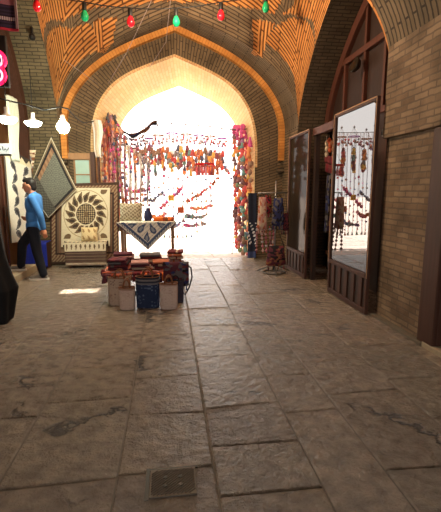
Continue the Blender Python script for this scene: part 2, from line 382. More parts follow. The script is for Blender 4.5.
# side niches: soffit + back
def niche(side, y0, y1, hs, x0, x1, name, mat):
    c, h = (y0+y1)/2, (y1-y0)/2; n = 60
    prof = [(c+h*math.sin(PI/2*(2*i/n-1)),) for i in range(n+1)]
    prof = [(y[0], ZS+hs*ps((y[0]-c)/h)) for y in prof]
    prof = [(y0, 0)]+[(y0, ZS*k/6) for k in range(1, 6)]+prof+[(y1, ZS*k/6) for k in range(5, 0, -1)]+[(y1, 0)]
    s = [0]
    for a, b in zip(prof, prof[1:]): s.append(s[-1]+math.dist(a, b))
    k = len(prof)-1; mb = MB()
    mb.grid(lambda u, v: (x0+(x1-x0)*v, *prof[int(round(u*k))]), k, 4, uv=lambda u, v: (x0+(x1-x0)*v, s[int(round(u*k))]), sm=False)
    S(name, mb, mat); return prof
pr_R = niche(1, 4.4, 7.6, 1.8, XR, 3.1, 'wall_right_niche', M['soffit_shaded'])
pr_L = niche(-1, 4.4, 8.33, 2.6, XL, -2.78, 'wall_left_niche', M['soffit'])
pr_RN = niche(1, .23, 3.43, 2., XR, 3.1, 'wall_right_near_niche', M['soffit'])
pr_LN = niche(-1, .23, 3.43, 2., XL, -2.78, 'wall_left_near_niche', M['soffit'])
def filled(prof, x, zmin, mats, name, thick=.06):
    mb = MB(); pts = [p for p in prof if p[1] >= zmin]
    b = mb.add([(x, y, z) for y, z in pts]+[(x, y, zmin) for y, z in pts]); n = len(pts)
    for i in range(n-1): mb.face((b+i, b+i+1, b+n+i+1, b+n+i))
    return S(name, mb, mats, solid=thick)
# piers
mb = MB(); mb.box(XR, 3.0, 3.44, 4.39, 0, 2.07); mb.box(XR-.05, 3.0, 3.425, 4.405, 2.07, ZS+.75); S('wall_right', mb, M['pier'], bevel=.012)
mb = MB(); mb.box(XR, 3.2, 7.62, 9.58, 0, 3.6); S('wall_right_corner', mb, M['far'])
mb = MB(); mb.box(-2.7, XL, 3.44, 4.39, 0, ZS+.3); S('wall_left', mb, M['pier'])
mb = MB(); mb.box(-2.9, XL, 8.36, 9.58, 0, 3.2); S('wall_left_corner', mb, M['soffit'])
mb = MB(); mb.box(XR, 3.2, -5, .22, 0, ZS+.3); S('wall_right_back', mb, M['pier'])
mb = MB(); mb.box(-2.9, XL, -5, .22, 0, ZS+.3); S('wall_left_back', mb, M['pier'])
# far wall with the pointed entrance arch
AX, AW, AS, AH = .19, 1.67, 2.2, 1.93            # front edge of the entrance arch
BX, BW, BS, BH = .30, 1.46, 2.1, 1.72            # its back edge
def arch_pts(cx, w, s, h, prof, n=64, low=10):
    P = [(cx-w, s*i/low) for i in range(low)]
    P += [(cx+w*math.sin(PI/2*(2*i/n-1)), s+h*prof(math.sin(PI/2*(2*i/n-1)))) for i in range(n+1)]
    P += [(cx+w, s*i/low) for i in range(low-1, -1, -1)]
    return P
IN = arch_pts(AX, AW, AS, AH, pin); BK = arch_pts(BX, BW, BS, BH, pin); OUT = arch_pts(CX, HW+.5, ZS, HF+.9, pf)
SOFF = [0]
for a, b in zip(IN, IN[1:]): SOFF.append(SOFF[-1]+math.dist(a, b))
k = len(IN)-1
def ix(u): return int(round(u*k))
mb = MB()
mb.grid(lambda u, v: (IN[ix(u)][0]+(OUT[ix(u)][0]-IN[ix(u)][0])*v, 8.6, IN[ix(u)][1]+(OUT[ix(u)][1]-IN[ix(u)][1])*v), k, 8,
        uv=lambda u, v: (v*(math.dist(IN[ix(u)], OUT[ix(u)])), SOFF[ix(u)]), sm=False)
S('wall_far', mb, M['far'])
mb = MB()
mb.grid(lambda u, v: (IN[ix(u)][0]+(BK[ix(u)][0]-IN[ix(u)][0])*v, 8.6+1.*v, IN[ix(u)][1]+(BK[ix(u)][1]-IN[ix(u)][1])*v), k, 8,
        uv=lambda u, v: (v*1.05, SOFF[ix(u)]))
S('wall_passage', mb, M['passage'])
OUT2 = arch_pts(CX, 4.5, ZS, 4.5, pf)
mb = MB()
mb.grid(lambda u, v: (BK[ix(u)][0]+(OUT2[ix(u)][0]-BK[ix(u)][0])*v, 9.6, BK[ix(u)][1]+(OUT2[ix(u)][1]-BK[ix(u)][1])*v), k, 6,
        uv=lambda u, v: (v*3, SOFF[ix(u)]), sm=False)
S('wall_outer', mb, M['pier'])
# the orange rib along the vault edge, and a thin one round the entrance
def ring(name, A, d0, d1, y0, y1, mat, zlo, zlo_r=None):
    mb = MB(); n = len(A); C = []
    for i, (x, z) in enumerate(A):
        a = A[max(0, i-1)]; b = A[min(n-1, i+1)]; tx, tz = b[0]-a[0], b[1]-a[1]; l = math.hypot(tx, tz) or 1
        nx_, nz_ = -tz/l, tx/l
        C.append(((x+nx_*d0, z+nz_*d0), (x+nx_*d1, z+nz_*d1)))
    C = [c for c, p in zip(C, A) if p[1] >= (zlo if p[0] < CX else (zlo_r or zlo))]
    s = 0; prev = None
    for c in C:
        if prev:
            ds = math.dist(c[0], prev[0])
            (p0, p1), (q0, q1) = prev, c
            b = mb.add([(p0[0], y0, p0[1]), (p1[0], y0, p1[1]), (q1[0], y0, q1[1]), (q0[0], y0, q0[1]), (p0[0], y1, p0[1]), (p1[0], y1, p1[1]), (q1[0], y1, q1[1]), (q0[0], y1, q0[1])])
            w = abs(d1-d0)
            mb.face((b, b+1, b+2, b+3), 0, [(0, s), (w, s), (w, s+ds), (0, s+ds)])
            mb.face((b, b+3, b+7, b+4), 0, [(0, s), (0, s+ds), (.15, s+ds), (.15, s)])
            mb.face((b+1, b+5, b+6, b+2), 0, [(0, s), (.15, s), (.15, s+ds), (0, s+ds)])
            s += ds
        prev = c
    return S(name, mb, mat)
RIB = arch_pts(CX, HW, ZS, HF, pf, 90)
ring('trim_1', RIB, -.11, .03, 8.49, 8.62, M['rib'], 2.1, 1.95)
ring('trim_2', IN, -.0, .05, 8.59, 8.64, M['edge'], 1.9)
# ------------------------------------------------------------------ floor
mb = MB(); xs = [-3.3, -2.62, -2.06, -1.48, -.9, -.3, .22, .76, 1.14, 1.72, 2.3, 3.3]
for a, b in zip(xs, xs[1:]):
    y = -3.+R.random()*.8
    prev = [R.uniform(-.02, .02), R.uniform(-.02, .02)]
    while y < 8.72:
        ln = R.choice((.42, .55, .7, .85, 1.1)); y2 = min(y+ln, 8.8)
        if y2 > 8.4: y2 = 8.8
        nx_ = [R.uniform(-.02, .02), R.uniform(-.02, .02)]
        g = .004; hz = [R.uniform(-.004, .004) for _ in range(4)]; c = R.uniform(.78, 1.05); cc = (c*R.uniform(.97, 1.04), c, c*R.uniform(.93, 1.02))
        lo = [(a+g, y+g+prev[0]), (b-g, y+g+prev[1]), (b-g, y2-g+nx_[1]), (a+g, y2-g+nx_[0])]
        ins = .008
        hi = [(lo[0][0]+ins, lo[0][1]+ins), (lo[1][0]-ins, lo[1][1]+ins), (lo[2][0]-ins, lo[2][1]-ins), (lo[3][0]+ins, lo[3][1]-ins)]
        q = mb.add([(x, yy, -.03) for x, yy in lo]+[(x, yy, -.007) for x, yy in lo]+[(x, yy, z) for (x, yy), z in zip(hi, hz)])
        mb.face((q+8, q+9, q+10, q+11), 0, None, cc)
        for i in range(4):
            j = (i+1) % 4
            mb.face((q+i, q+j, q+4+j, q+4+i), 0, None, cc); mb.face((q+4+i, q+4+j, q+8+j, q+8+i), 0, None, cc)
        prev = nx_; y = y2
mb.box(-4.5, 4.5, -6, 8.8, -.08, -.009, 1)
S('floor', mb, [M['floor'], M['grout']], origin=(0, 0, 0))
mb = MB(); 
for i in range(24):
    for j in range(30):
        c = R.uniform(.85, 1.05); x0 = -12+i; y0 = 8.82+j*.8 if j else 8.82
        mb.box(x0+.01, x0+.99, y0+.01, y0+.79, -.06, R.uniform(-.012, -.006), 0, (c, c*.98, c*.97))
mb.box(-40, 40, 8.8, 80, -.1, -.03, 0, (1, .98, .96))
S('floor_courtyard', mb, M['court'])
mb = MB(); mb.box(-3.9, -2.47, 6.55, 7.78, -.02, .13); S('floor_step', mb, M['step'], bevel=.015)
# outer shells that close the shops behind the fronts
mb = MB(); mb.box(4.3, 4.4, -5, 8.6, 0, 4); mb.box(3.1, 4.4, 7.62, 7.7, 0, 3); mb.box(3.1, 4.4, 4.3, 4.38, 0, 3); mb.box(3.1, 4.4, 4.3, 7.7, 2.75, 2.85); mb.box(3.1, 4.4, .2, 3.45, 2.7, 2.8); S('wall_shop_right', mb, M['dark'])
mb = MB(); mb.box(-4.4, -4.3, .1, 8.6, 0, 4); mb.box(-4.4, -2.78, 8.34, 8.42, 0, 5.5); mb.box(-4.4, -2.78, 4.3, 4.38, 0, 5.5); mb.box(-4.4, -2.78, 4.3, 8.4, 3.4, 3.5)
S('wall_shop_left', mb, M['palewood'])
filled(pr_L, -2.79, 3.4, M['palewood'], 'wall_left_lunette'); filled(pr_LN, -2.79, 0, M['palewood'], 'wall_left_near_shop'); filled(pr_RN, 3.08, 2.6, M['dark'], 'wall_right_near_lunette')
filled(pr_RN, 3.09, .0, M['dark'], 'wall_right_near_shop')
# wooden lunette over the right shop
filled(pr_R, 3.09, 2.6, M['dark'], 'window_1')
mb = MB(); c = 6.; h = 1.6
n = 60; A = [(c+h*math.sin(PI/2*(2*i/n-1)), ZS+1.8*ps(math.sin(PI/2*(2*i/n-1)))) for i in range(n+1)]
for i in range(n):
    (y0, z0), (y1, z1) = A[i], A[i+1]
    f = lambda y, z: (c+(y-c)*.9, ZS+(z-ZS)*.9)
    p0, p1 = f(y0, z0), f(y1, z1)
    b = mb.add([(2.98, y0, z0), (2.98, y1, z1), (2.98, *p1), (2.98, *p0), (3.07, *p0), (3.07, *p1)])
    mb.face((b, b+1, b+2, b+3)); mb.face((b+3, b+2, b+5, b+4))
for y in (4.9, 5.55, 6.15, 6.85): mb.box(3.0, 3.07, y-.03, y+.03, 2.6, ZS+1.8*ps((y-c)/h)*.95)
for z in (2.62, 3.62): 
    e = max(t/100 for t in range(0, 100) if ZS+1.8*ps(t/100) >= z)
    mb.box(2.99, 3.06, c-h*e, c+h*e, z-.045, z+.045)
S('window_1_frame', mb, M['redwood'], bevel=.008)
mb = MB(); mb.lathe([(.04, 0), (.09, .03), (.12, .1), (.11, .1), (.07, .04)], Matrix.Translation((2.95, 6.2, 3.36)) @ Matrix.Rotation(-1.2, 4, 'Y'), 20)
tag(mb.build('bowl', M['dimglass']), 'dark glazed bowl displayed in the arched wooden window above the glass shop front', 'bowl')
# ------------------------------------------------------------------ right shop front
def shop_panel(label, x, y0, y1, zt, zb, glass, nslat, tilt=0.):
    t = thing('shop_window', label, 'shop window', (x, (y0+y1)/2, 0), 'glazed shop front panels')
    T = Matrix.Translation((x, y0, 0)) @ Matrix.Rotation(tilt, 4, 'Z'); w = y1-y0
    mb = MB()
    for a in (0, w-.045): mb.box(-.03, .012, a, a+.045, 0, zt, T=T)
    mb.box(-.03, .012, .045, w-.045, zt-.045, zt, T=T); mb.box(-.035, .012, .045, w-.045, zb-.03, zb+.03, T=T); mb.box(-.03, .012, .045, w-.045, 0, .07, T=T)
    mb.build('frame', M['wood'], t, bevel=.008)
    mb = MB(); mb.box(-.034, -.03, .0, .012, .45, zt, T=T); mb.box(-.034, -.03, w-.012, w, .45, zt, T=T); mb.box(-.034, -.03, 0, w, zt-.014, zt, T=T); mb.build('edge_strip', M['palewood'], t)
    MB().box(-.01, .004, .045, w-.045, zb+.03, zt-.045, T=T).build('glass', glass, t)
    mb = MB(); mb.box(-.006, .01, .045, w-.045, .07, zb-.03, T=T); mb.build('base_panel', M['dark'], t)
    for i in range(nslat):
        y = .07+(w-.14)*(i+.5)/nslat
        MB().box(-.024, -.006, y-.045, y+.045, .07, zb-.03, T=T).build('slat', M['wood'], t, bevel=.006)
    return t
shop_panel('tall bright glass shop window in wooden frame, mirroring the hanging garlands', 2.37, 4.42, 5.6, 2.54, .47, M['mirror'], 5)
shop_panel('dim glass shop window in wooden frame beyond the open doorway', 2.3, 6.42, 7.5, 2.47, .4, M['dimglass'], 5)
# the doorway between them
mb = MB(); mb.box(2.33, 2.42, 5.6, 6.42, 2.36, 2.47); S('door_1', mb, M['redwood'])
mb = MB(); mb.box(2.36, 2.43, 6.33, 6.42, 0, 2.37); S('door_1_jamb', mb, M['dark'])
mb = MB(); mb.box(3.02, 3.08, 5.4, 7.3, 0, 2.62); S('wall_doorway_back', mb, M['dark'])
def scarf(name, label, cat, pts_top, length, width, colf, mat, group=None, fold=3, amp=.02, dirv=Vector((1, 0, 0)), taper=.0, swing=0., nu=14, nv=24, ph=None):
    ph = R.random()*6 if ph is None else ph; d = Vector(dirv).normalized(); nrm = d.cross(Vector((0, 0, 1)))
    T = Vector(pts_top)
    def P(u, v):
        w = width*(1-taper*v)*(.8+.2*math.cos(v*4+ph)); a = (u-.5)
        return T+d*(a*w+swing*v*v+.015*math.sin(v*7+ph))+nrm*(amp*math.sin(a*fold*2*PI+ph+v*2)*(.5+v))-Vector((0, 0, length*v+.02*math.cos(a*PI)*-1))
    mb = MB(); mb.grid(P, nu, nv, col_=colf)
    o = mb.build(name, mat, solid=.005); return tag(o, label, cat, group)
def stripes(cs, n=9, seed=0, along='v'):
    rr = random.Random(seed); seq = [L(PAL[rr.choice(cs)]) for _ in range(n)]
    return lambda u, v: seq[min(n-1, int((v if along == 'v' else u)*n))]
def mottled(cs, seed=0, n=16):
    rr = random.Random(seed); st = [(rr.random()*5, rr.random()*n, L(PAL[rr.choice(cs)])) for _ in range(int(n*7))]
    return lambda u, v: min(st, key=lambda q: (q[0]-u*5)**2+(q[1]-v*n)**2)[2]
# goods in the doorway
t = thing('fringed_valance', 'dark red fringed cloth strung across the shop doorway beside the bright glass window', 'valance', (2.5, 6., 2.0))
MB().grid(lambda u, v: (2.52+.02*math.sin(u*30), 5.68+.62*u, 2.06-.12*v-.05*math.sin(u*PI)), 30, 5, col_=stripes(['wine', 'maroon', 'plum'], 12, 3, 'u')).build('cloth', M['print'], t, solid=.005)
for i in range(11):
    y = 5.71+.056*i; MB().tube([(2.52, y, 1.93-.05*math.sin(PI*(y-5.68)/.62)), (2.52, y, 1.80-.05*math.sin(PI*(y-5.68)/.62))], .012, 6, r1=.02).build('tassel', CM['wine' if i % 3 else 'maroon'], t)
for i, (y, z, ln, cn) in enumerate(((5.72, 2.34, .3, 'brown'), (5.86, 2.34, .24, 'beige'), (6.0, 2.34, .33, 'brown'), (6.14, 2.34, .22, 'rust'), (6.26, 2.34, .28, 'beige'))):
    t = thing('dried_gourd_string', ORD[i]+' brown gourd string from the camera side in the shop doorway', 'hanging ornament', (2.5, y, z-ln), 'gourd strings in the doorway')
    MB().tube([(2.5, y, z), (2.5, y, z-ln)], .005, 5).build('cord', M['cord'], t)
    for j in range(3): MB().ball((2.5+.01*j, y+.02*math.sin(j*2+i), z-ln*(.4+.3*j)), (.03, .035, .05), 9).build('gourd', CM[cn], t)
mb = MB(); mb.lathe([(.11, 0), (.13, .08), (.135, .5), (.12, .58), (.1, .6)], Matrix.Translation((2.75, 6.02, .5)), 18); tag(mb.build('rolled_carpet', CM['orange']), 'orange rolled cloth standing upright on the doorway shelf', 'rolled cloth')
mb = MB(); mb.box(2.6, 3.0, 5.62, 6.36, .44, .5); tag(mb.build('shelf', M['wood'], bevel=.005), 'low brown wooden shelf inside the shop doorway', 'shelf')
mb = MB(); mb.ball((2.76, 5.98, .12), (.13, .16, .12), 14); tag(mb.build('sack', CM['grey']), 'grey cloth sack under the shelf in the shop doorway', 'sack')
scarf('hanging_cloth', 'pale leafy cloth hanging behind the red valance in the shop doorway', 'cloth', (2.66, 5.98, 1.78), .5, .26, mottled(['beige', 'brown', 'green'], 4), M['print'], dirv=(0, 1, 0))
scarf('hanging_cloth', 'dark blue cloth hanging beside the far dim shop window inside the doorway', 'cloth', (2.56, 6.24, 1.75), .95, .2, mottled(['navy', 'black', 'slate'], 5), M['print'], dirv=(0, 1, 0))
scarf('hanging_cloth', 'rust coloured cloth hanging above the orange roll in the shop doorway', 'cloth', (2.9, 6.0, 1.7), .55, .36, stripes(['rust', 'orange', 'brown'], 6, 4), M['print'], dirv=(0, 1, 0))
# near right shop at the frame edge
t = thing('wooden_shop_front', 'dark wooden shop front at the right edge of the photo beside the brick pier', 'shop front', (2.58, 2.6, 0))
mb = MB(); mb.box(2.425, 2.465, 3.28, 3.52, .03, 2.06); mb.box(2.465, 2.6, 3.28, 3.42, 0, 2.6); mb.box(2.5, 2.6, 1.0, 1.1, 0, 2.6); mb.box(2.5, 2.6, 1.1, 3.3, 2.48, 2.6); mb.box(2.48, 2.6, 1.1, 3.3, .5, .6); mb.build('frame', M['wood'], t, bevel=.01)
MB().box(2.56, 2.6, 1.1, 3.3, 0, .5).build('base_panel', M['dark'], t)
for i in range(4): MB().box(2.53, 2.56, 1.2+.52*i, 1.55+.52*i, .08, .44).build('raised_panel', M['wood'], t, bevel=.01)
for z in (1.0, 1.5, 2.0): MB().box(2.62, 3.0, 1.1, 3.38, z, z+.03).build('shelf', M['wood'], t)
for i in range(10):
    z = (1.03, 1.53, 2.03, .62)[i % 4] if i % 4 < 3 else .6; y = 2.98+.1*(i//4)+.06*(i % 2)
    mb = MB(); mb.lathe([(.03, 0), (.045, .04), (.05, .1), (.03, .15), (.02, .17)], Matrix.Translation((2.7, y+.05, z)), 10)
    if z > .9: tag(mb.build('jar', CM[('red', 'navy', 'rust', 'brown')[i % 4 if i % 4 < 3 else 0]]), 'small dark red and blue jars on the shelves at the right edge', 'jar', 'jars in the right edge shop')
mb = MB(); mb.box(2.42, 2.62, -.5, 3.43, -.02, .05); S('floor_kerb', mb, M['step'], bevel=.01)
mb = MB(); mb.box(2.40, 2.62, 3.43, 4.41, -.02, .03); S('trim_3', mb, M['grout'], bevel=.01)
# niche window and wooden post on the left of the entrance
mb = MB(); p = at(65, 153, 8.56); q = at(93, 160, 8.56); mb.box(p.x, q.x, 8.52, 8.6, q.z, p.z); S('trim_4', mb, M['palewood'], bevel=.006)
p = at(75, 160, 8.56); q = at(92, 189, 8.56)
mb = MB(); mb.box(p.x, q.x, 8.57, 8.6, q.z, p.z); S('window_2', mb, M['teal'])
mb = MB(); mb.box(p.x-.03, p.x, 8.54, 8.6, q.z, p.z); mb.box(q.x-.03, q.x, 8.54, 8.6, q.z, p.z); mb.box(p.x, q.x-.03, 8.55, 8.6, (p.z+q.z)/2-.012, (p.z+q.z)/2+.012); S('window_2_frame', mb, M['palewood'])
mb = MB(); mb.box(-1.53, -1.44, 8.47, 8.59, 0, 2.25); mb.box(-1.40, -1.36, 8.5, 8.6, 0, 2.2); S('trim_5', mb, M['wood'], bevel=.008)
mb = MB(); mb.box(-2.1, -1.98, 8.46, 8.6, 2.02, 2.1); mb.box(2.34, XR, 8.46, 8.6, 1.88, 1.96); S('trim_6', mb, M['grey'])
# ------------------------------------------------------------------ left shop
t = thing('shop_door', 'brown plank shop door folded open at left edge, nearest the striding man', 'door', (-2.86, 7.1, .13))
for i, (y0, y1) in enumerate(((6.35, 6.6), (6.61, 6.86), (6.87, 7.12), (7.13, 7.42))): MB().box(-2.88, -2.82-.01*(i % 2), y0, y1, .135 if y0 > 6.55 else .135, 2.15).build('plank', M['wood'], t, bevel=.008)
MB().box(-2.84, -2.80, 7.36, 7.44, .135, 2.2).build('stile', M['redwood'], t, bevel=.006)
MB().tube([(-2.79, 7.3, 1.05), (-2.75, 7.3, 1.07), (-2.75, 7.3, 1.2), (-2.79, 7.3, 1.22)], .01, 6).build('handle', M['iron'], t)
mb = MB()
n = 40; c_, h_ = 6.365, 1.965
A = [(c_+h_*math.sin(PI/2*(2*i/n-1)), ZS+2.6*ps(math.sin(PI/2*(2*i/n-1)))) for i in range(n+1)]
for i in range(n):
    (y0, z0), (y1, z1) = A[i], A[i+1]; f = lambda y, z: (c_+(y-c_)*.9, ZS+(z-ZS)*.9)
    p0, p1 = f(y0, z0), f(y1, z1); b = mb.add([(-2.60, y0, z0), (-2.60, y1, z1), (-2.60, *p1), (-2.60, *p0), (-2.78, *p0), (-2.78, *p1)])
    mb.face((b, b+1, b+2, b+3)); mb.face((b+3, b+2, b+5, b+4))
mb.box(-2.78, -2.6, 8.2, 8.32, .13, ZS+.1); mb.box(-2.78, -2.72, 4.42, 8.2, 3.35, 3.47); S('door_2', mb, M['wood'])
# pale curtain strip beside the door frame
p = at(14, 108, 7.9)
scarf('curtain', 'pale green plain curtain hanging above the door, beside the two white disc lamps', 'curtain', (-2.68, 7.75, 3.1), 1.1, .42, lambda u, v: L((196, 204, 190)), M['print'], dirv=(.15, 1, 0), amp=.015)
# LED sign
p = at(0, 60, 6.2)
t = thing('led_sign', 'glowing red and pink light sign in dark box at left edge', 'sign', (-2.2, 6.2, 2.8))
a, b = at(-22, 34, 6.2), at(9, 87, 6.2)
MB().box(a.x, b.x, 6.2, 6.28, b.z, a.z).build('case', M['black'], t, bevel=.01)
for z0, z1 in ((53, 67), (68, 82)):
    p0, p1 = at(-12, z0, 6.19), at(3, z1, 6.19); cx_, cz_ = (p0.x+p1.x)/2, (p0.z+p1.z)/2; rx, rz = (p1.x-p0.x)/2, (p0.z-p1.z)/2
    pts = [(cx_+rx*math.cos(q*PI/12), 6.185, cz_+rz*math.sin(q*PI/12)) for q in range(25)]
    MB().tube(pts, .016, 6, cap=False).build('light_tube', M['ledw'], t)
    pts = [(cx_+(rx+.035)*math.cos(q*PI/12), 6.195, cz_+(rz+.03)*math.sin(q*PI/12)) for q in range(25)]
    MB().tube(pts, .026, 6, cap=False).build('red_outline', M['led'], t)
MB().tube([((a.x+b.x)/2, 6.24, a.z), ((a.x+b.x)/2, 6.24, a.z+1.1)], .006, 5).build('hanger', M['black'], t)
# striped banner at the top-left corner
a, b = at(-25, -6, 6.0), at(18.5, 31, 6.0)
mb = MB()
def bcol(u, v):
    if u > .93 or v > .93: return L((150, 130, 140)) if v < .93 else L((150, 40, 60))
    if .60 < v < .70: return L((150, 140, 150)) if int(u*60) % 3 else L((70, 50, 80))
    if v < .25 and u > .3: return L((120, 80, 96))
    return L((44, 34, 58)) if (int(v*18)) % 2 else L((28, 24, 40))
mb.grid(lambda u, v: (a.x+(b.x-a.x)*u, 6.0+.02*math.sin(u*9), a.z+(b.z-a.z)*v), 60, 40, col_=bcol)
tag(mb.build('banner', M['print'], solid=.006), 'dark striped woven banner hanging in the top left corner', 'banner')
# small white sign with script
t = thing('script_sign', 'small white sign with black script under the white disc lamp at left edge', 'sign', at(5, 152, 6.4))
a, b = at(-24, 143, 6.4), at(10, 154, 6.4)
T = Matrix.Translation((0, 6.4, 0))
MB().box(a.x, b.x, 6.4, 6.43, b.z, a.z).build('board', M['sign'], t)
MB().box(a.x-.01, b.x+.01, 6.39, 6.435, b.z-.025, b.z).build('lower_edge', M['black'], t)
w_, h_2 = b.x-a.x, a.z-b.z
def scr(pts): MB().tube([(a.x+w_*x, 6.397, b.z+h_2*z) for x, z in pts], .0065, 5).build('lettering', M['black'], t)
scr([(.98, .62), (.95, .4), (.9, .36), (.87, .5), (.84, .36), (.8, .38), (.79, .7)]); scr([(.74, .5), (.7, .34), (.64, .36), (.6, .55), (.57, .36), (.5, .36), (.48, .5)])
scr([(.42, .8), (.42, .38), (.36, .36), (.33, .52), (.28, .36), (.2, .36)]); scr([(.9, .2), (.885, .2)]); scr([(.66, .74), (.645, .74)]); scr([(.34, .18), (.325, .18)])
MB().tube([((a.x+b.x)/2, 6.42, a.z), ((a.x+b.x)/2, 6.42, a.z+1.2)], .005, 5).build('hanger', M['black'], t)
# lamps
def disc_lamp(px, py, Y, label, mat, r=.125):
    p = at(px, py, Y); t = thing('pendant_lamp', label, 'lamp', p, 'white disc lamps of the left shop')
    MB().lathe([(r*.3, -.075), (r*.7, -.06), (r*.95, -.03), (r, -.01), (r*.98, 0)], Matrix.Translation(p), 24).build('diffuser', mat, t)
    MB().lathe([(r, .001), (r*.9, .012), (.05, .04), (.03, .07), (.03, .14)], Matrix.Translation(p), 20).build('housing', M['sign'], t)
    MB().tube([p+Vector((0, 0, .13)), p+Vector((.0, .02, .8))], .006, 5).build('cord', M['black'], t)
disc_lamp(7, 118, 6.0, 'flat white disc lamp nearest the left edge, under the red light sign', M['disc'])
disc_lamp(33, 122, 6.9, 'flat warm white disc lamp over the striding man, by brick corner', M['disc2'], .125)
p = at(63, 126, 6.6); t = thing('light_bulb', 'bare bright white bulb hanging near the left end of the orange rib', 'bulb', p)
MB().lathe([(.012, -.11), (.05, -.1), (.085, -.06), (.095, -.015), (.08, .03), (.045, .065), (.032, .08)], Matrix.Translation(p), 20).build('glass_bulb', M['bulb'], t)
MB().lathe([(.034, .075), (.036, .08), (.036, .15), (.02, .17)], Matrix.Translation(p), 14).build('socket', M['sign'], t)
pc = at(60, 107, 6.6); MB().tube([p+Vector((0, 0, .165)), pc], .006, 5).build('cord', M['black'], t)
mb = MB(); mb.tube([at(-10, 96, 6.2), at(10, 101, 6.3), at(28, 105, 6.5), at(45, 110, 6.55), at(60, 107, 6.6), at(68, 109, 6.9), at(74, 116, 7.4), at(83, 123, 8.0), at(96, 121, 8.55)], .011, 6)
tag(mb.build('electric_cable', M['black']), 'black electric cable looping past the bare bulb to the entrance', 'cable')
p = at(32, 37, 7.55); t = thing('security_camera', 'small black dome fixture on the greenish brick soffit top left', 'fixture', p)
MB().ball(p, (.055, .07, .055), 14).build('dome', M['black'], t); MB().tube([p, p+Vector((-.02, .12, .35))], .022, 10).build('bracket', M['black'], t)
# string of coloured bulbs
sp = [(36, -8), (84, 2), (130, 8), (176, 8), (221, 2), (266, -6)]
B = [at(x, y, 6.6) for x, y in sp]
pts = []
for a, b in zip([at(-12, -26, 6.6)]+B, B+[at(318, -28, 6.6)]): pts += sag(a, b, .015, 6)[:-1]
tag(MB().tube(pts, .008, 5).build('bulb_wire', M['black']), 'dark wire carrying the coloured bulbs across the vault', 'wire')
cn = ['red', 'green', 'red', 'green', 'red', 'green']
lab = ['red glass bulb at left end of the string under the vault', 'green glass bulb second from left on the overhead string', 'red glass bulb left of the arch apex on the overhead string',
       'green glass bulb right above the arch apex on the overhead string', 'red glass bulb right of the arch apex on the overhead string', 'green glass bulb at right end of the string under the vault']
for b, c_n, l in zip(B, cn, lab):
    t = thing('coloured_bulb', l, 'bulb', b-Vector((0, 0, .27)), 'coloured bulbs on the overhead string')
    MB().lathe([(.01, -.265), (.035, -.255), (.056, -.22), (.058, -.185), (.04, -.14), (.03, -.115)], Matrix.Translation(b), 16).build('glass_bulb', M['bulb_'+c_n], t)
    MB().lathe([(.032, -.12), (.034, -.1), (.034, -.02), (.02, .0)], Matrix.Translation(b), 12).build('socket', M['black'], t)
for i, (pp, l) in enumerate((([(154, -5, 7.2), (128, 50, 7.9), (108, 84, 8.58)], 'thin pale wire slanting from the vault to the left of entrance arch'),
                    ([(171, -5, 7.2), (166, 42, 8.2), (150, 67, 8.58)], 'thin pale wire slanting from the vault to the entrance arch apex'),
                    ([(64, 60, 7.8), (98, 84, 8.58)], 'short pale wire above the bare bulb on left of the rib'))):
    tag(MB().tube([at(*q) for q in pp], .005, 5).build('hanging_wire', M['cord']), l, 'wire')
# ------------------------------------------------------------------ patterned textiles
def tear(x, y, a, s):       # paisley drop, 0 outside, 1 body, 2 heart
    ca, sa = math.cos(a), math.sin(a); X, Y = (x*ca+y*sa)/s, (-x*sa+y*ca)/s
    X += .25*Y*Y*(1 if Y > 0 else 0)
    w = .5*math.sqrt(max(0, 1-(Y+.25)**2/.56)) if Y < 0 else .42*max(0, 1-Y/1.05)**.8
    if -1 < Y < 1.05 and abs(X) < w: return 2 if abs(X) < w*.45 and -.6 < Y < .3 else 1
    return 0
CR, BRN, DK, TAN = L((214, 202, 174)), L((112, 92, 70)), L((64, 54, 48)), L((170, 150, 118))
def medallion(u, v):
    x, y = (u-.5)*1.0, (v-.44)*1.12; r = math.hypot(x, y); a = math.atan2(y, x)
    if u < .035 or u > .965 or v < .03: return CR
    if v > .9:
        return CR if (int(u*34) % 2 and v < .97) else DK
    if v > .86: return CR
    if r < .2:
        if r > .185: return DK
        return (DK if (math.sin(x*150)+math.sin(y*150)) > -.1 else TAN) if r > .05 else BRN
    if r < .225: return CR
    n = 16; k_ = round(a/(2*PI)*n); aa = k_*2*PI/n
    q = tear(x-.33*math.cos(aa), y-.33*math.sin(aa), aa-PI/2+.45, .12)
    if q: return BRN if q == 1 else DK
    if .445 < r < .46: return TAN
    for sx in (-1, 1):
        for sy in (-1, 1):
            q = tear(x-sx*.40, y-sy*.47+.0, math.atan2(-sy, -sx)+PI/2, .12)
            if q: return BRN
    return CR
def hang(name, label, cat, c4, colf, nu, nv, mat='print', wave=.015, fr=2, sagz=0., parent=None, group=None, fringe=None):
    TL, TR, BL, BR = [Vector(c) for c in c4]
    nrm = (TR-TL).cross(BL-TL).normalized()
    def P(u, v):
        p = TL.lerp(TR, u).lerp(BL.lerp(BR, u), v)
        return p+nrm*wave*math.sin(u*fr*2*PI+1)*(.3+v)-Vector((0, 0, sagz*4*u*(1-u)*(1-v)))
    mb = MB(); mb.grid(P, nu, nv, col_=colf)
    if not fringe: return tag(mb.build(name, M[mat], solid=.004), label, cat, group)
    t = thing(name, label, cat, (BL+BR)/2, group); mb.build('cloth', M[mat], t, solid=.004)
    fm = MB(); n, ln, cm = fringe
    for i in range(n):
        p = P((i+.5)/n, 1); fm.tube([p, p-Vector((R.uniform(-.005, .005), 0, ln*R.uniform(.8, 1.1)))], .006, 4)
    fo = fm.build('fringe', cm, t); fo['kind'] = 'stuff'
    return t
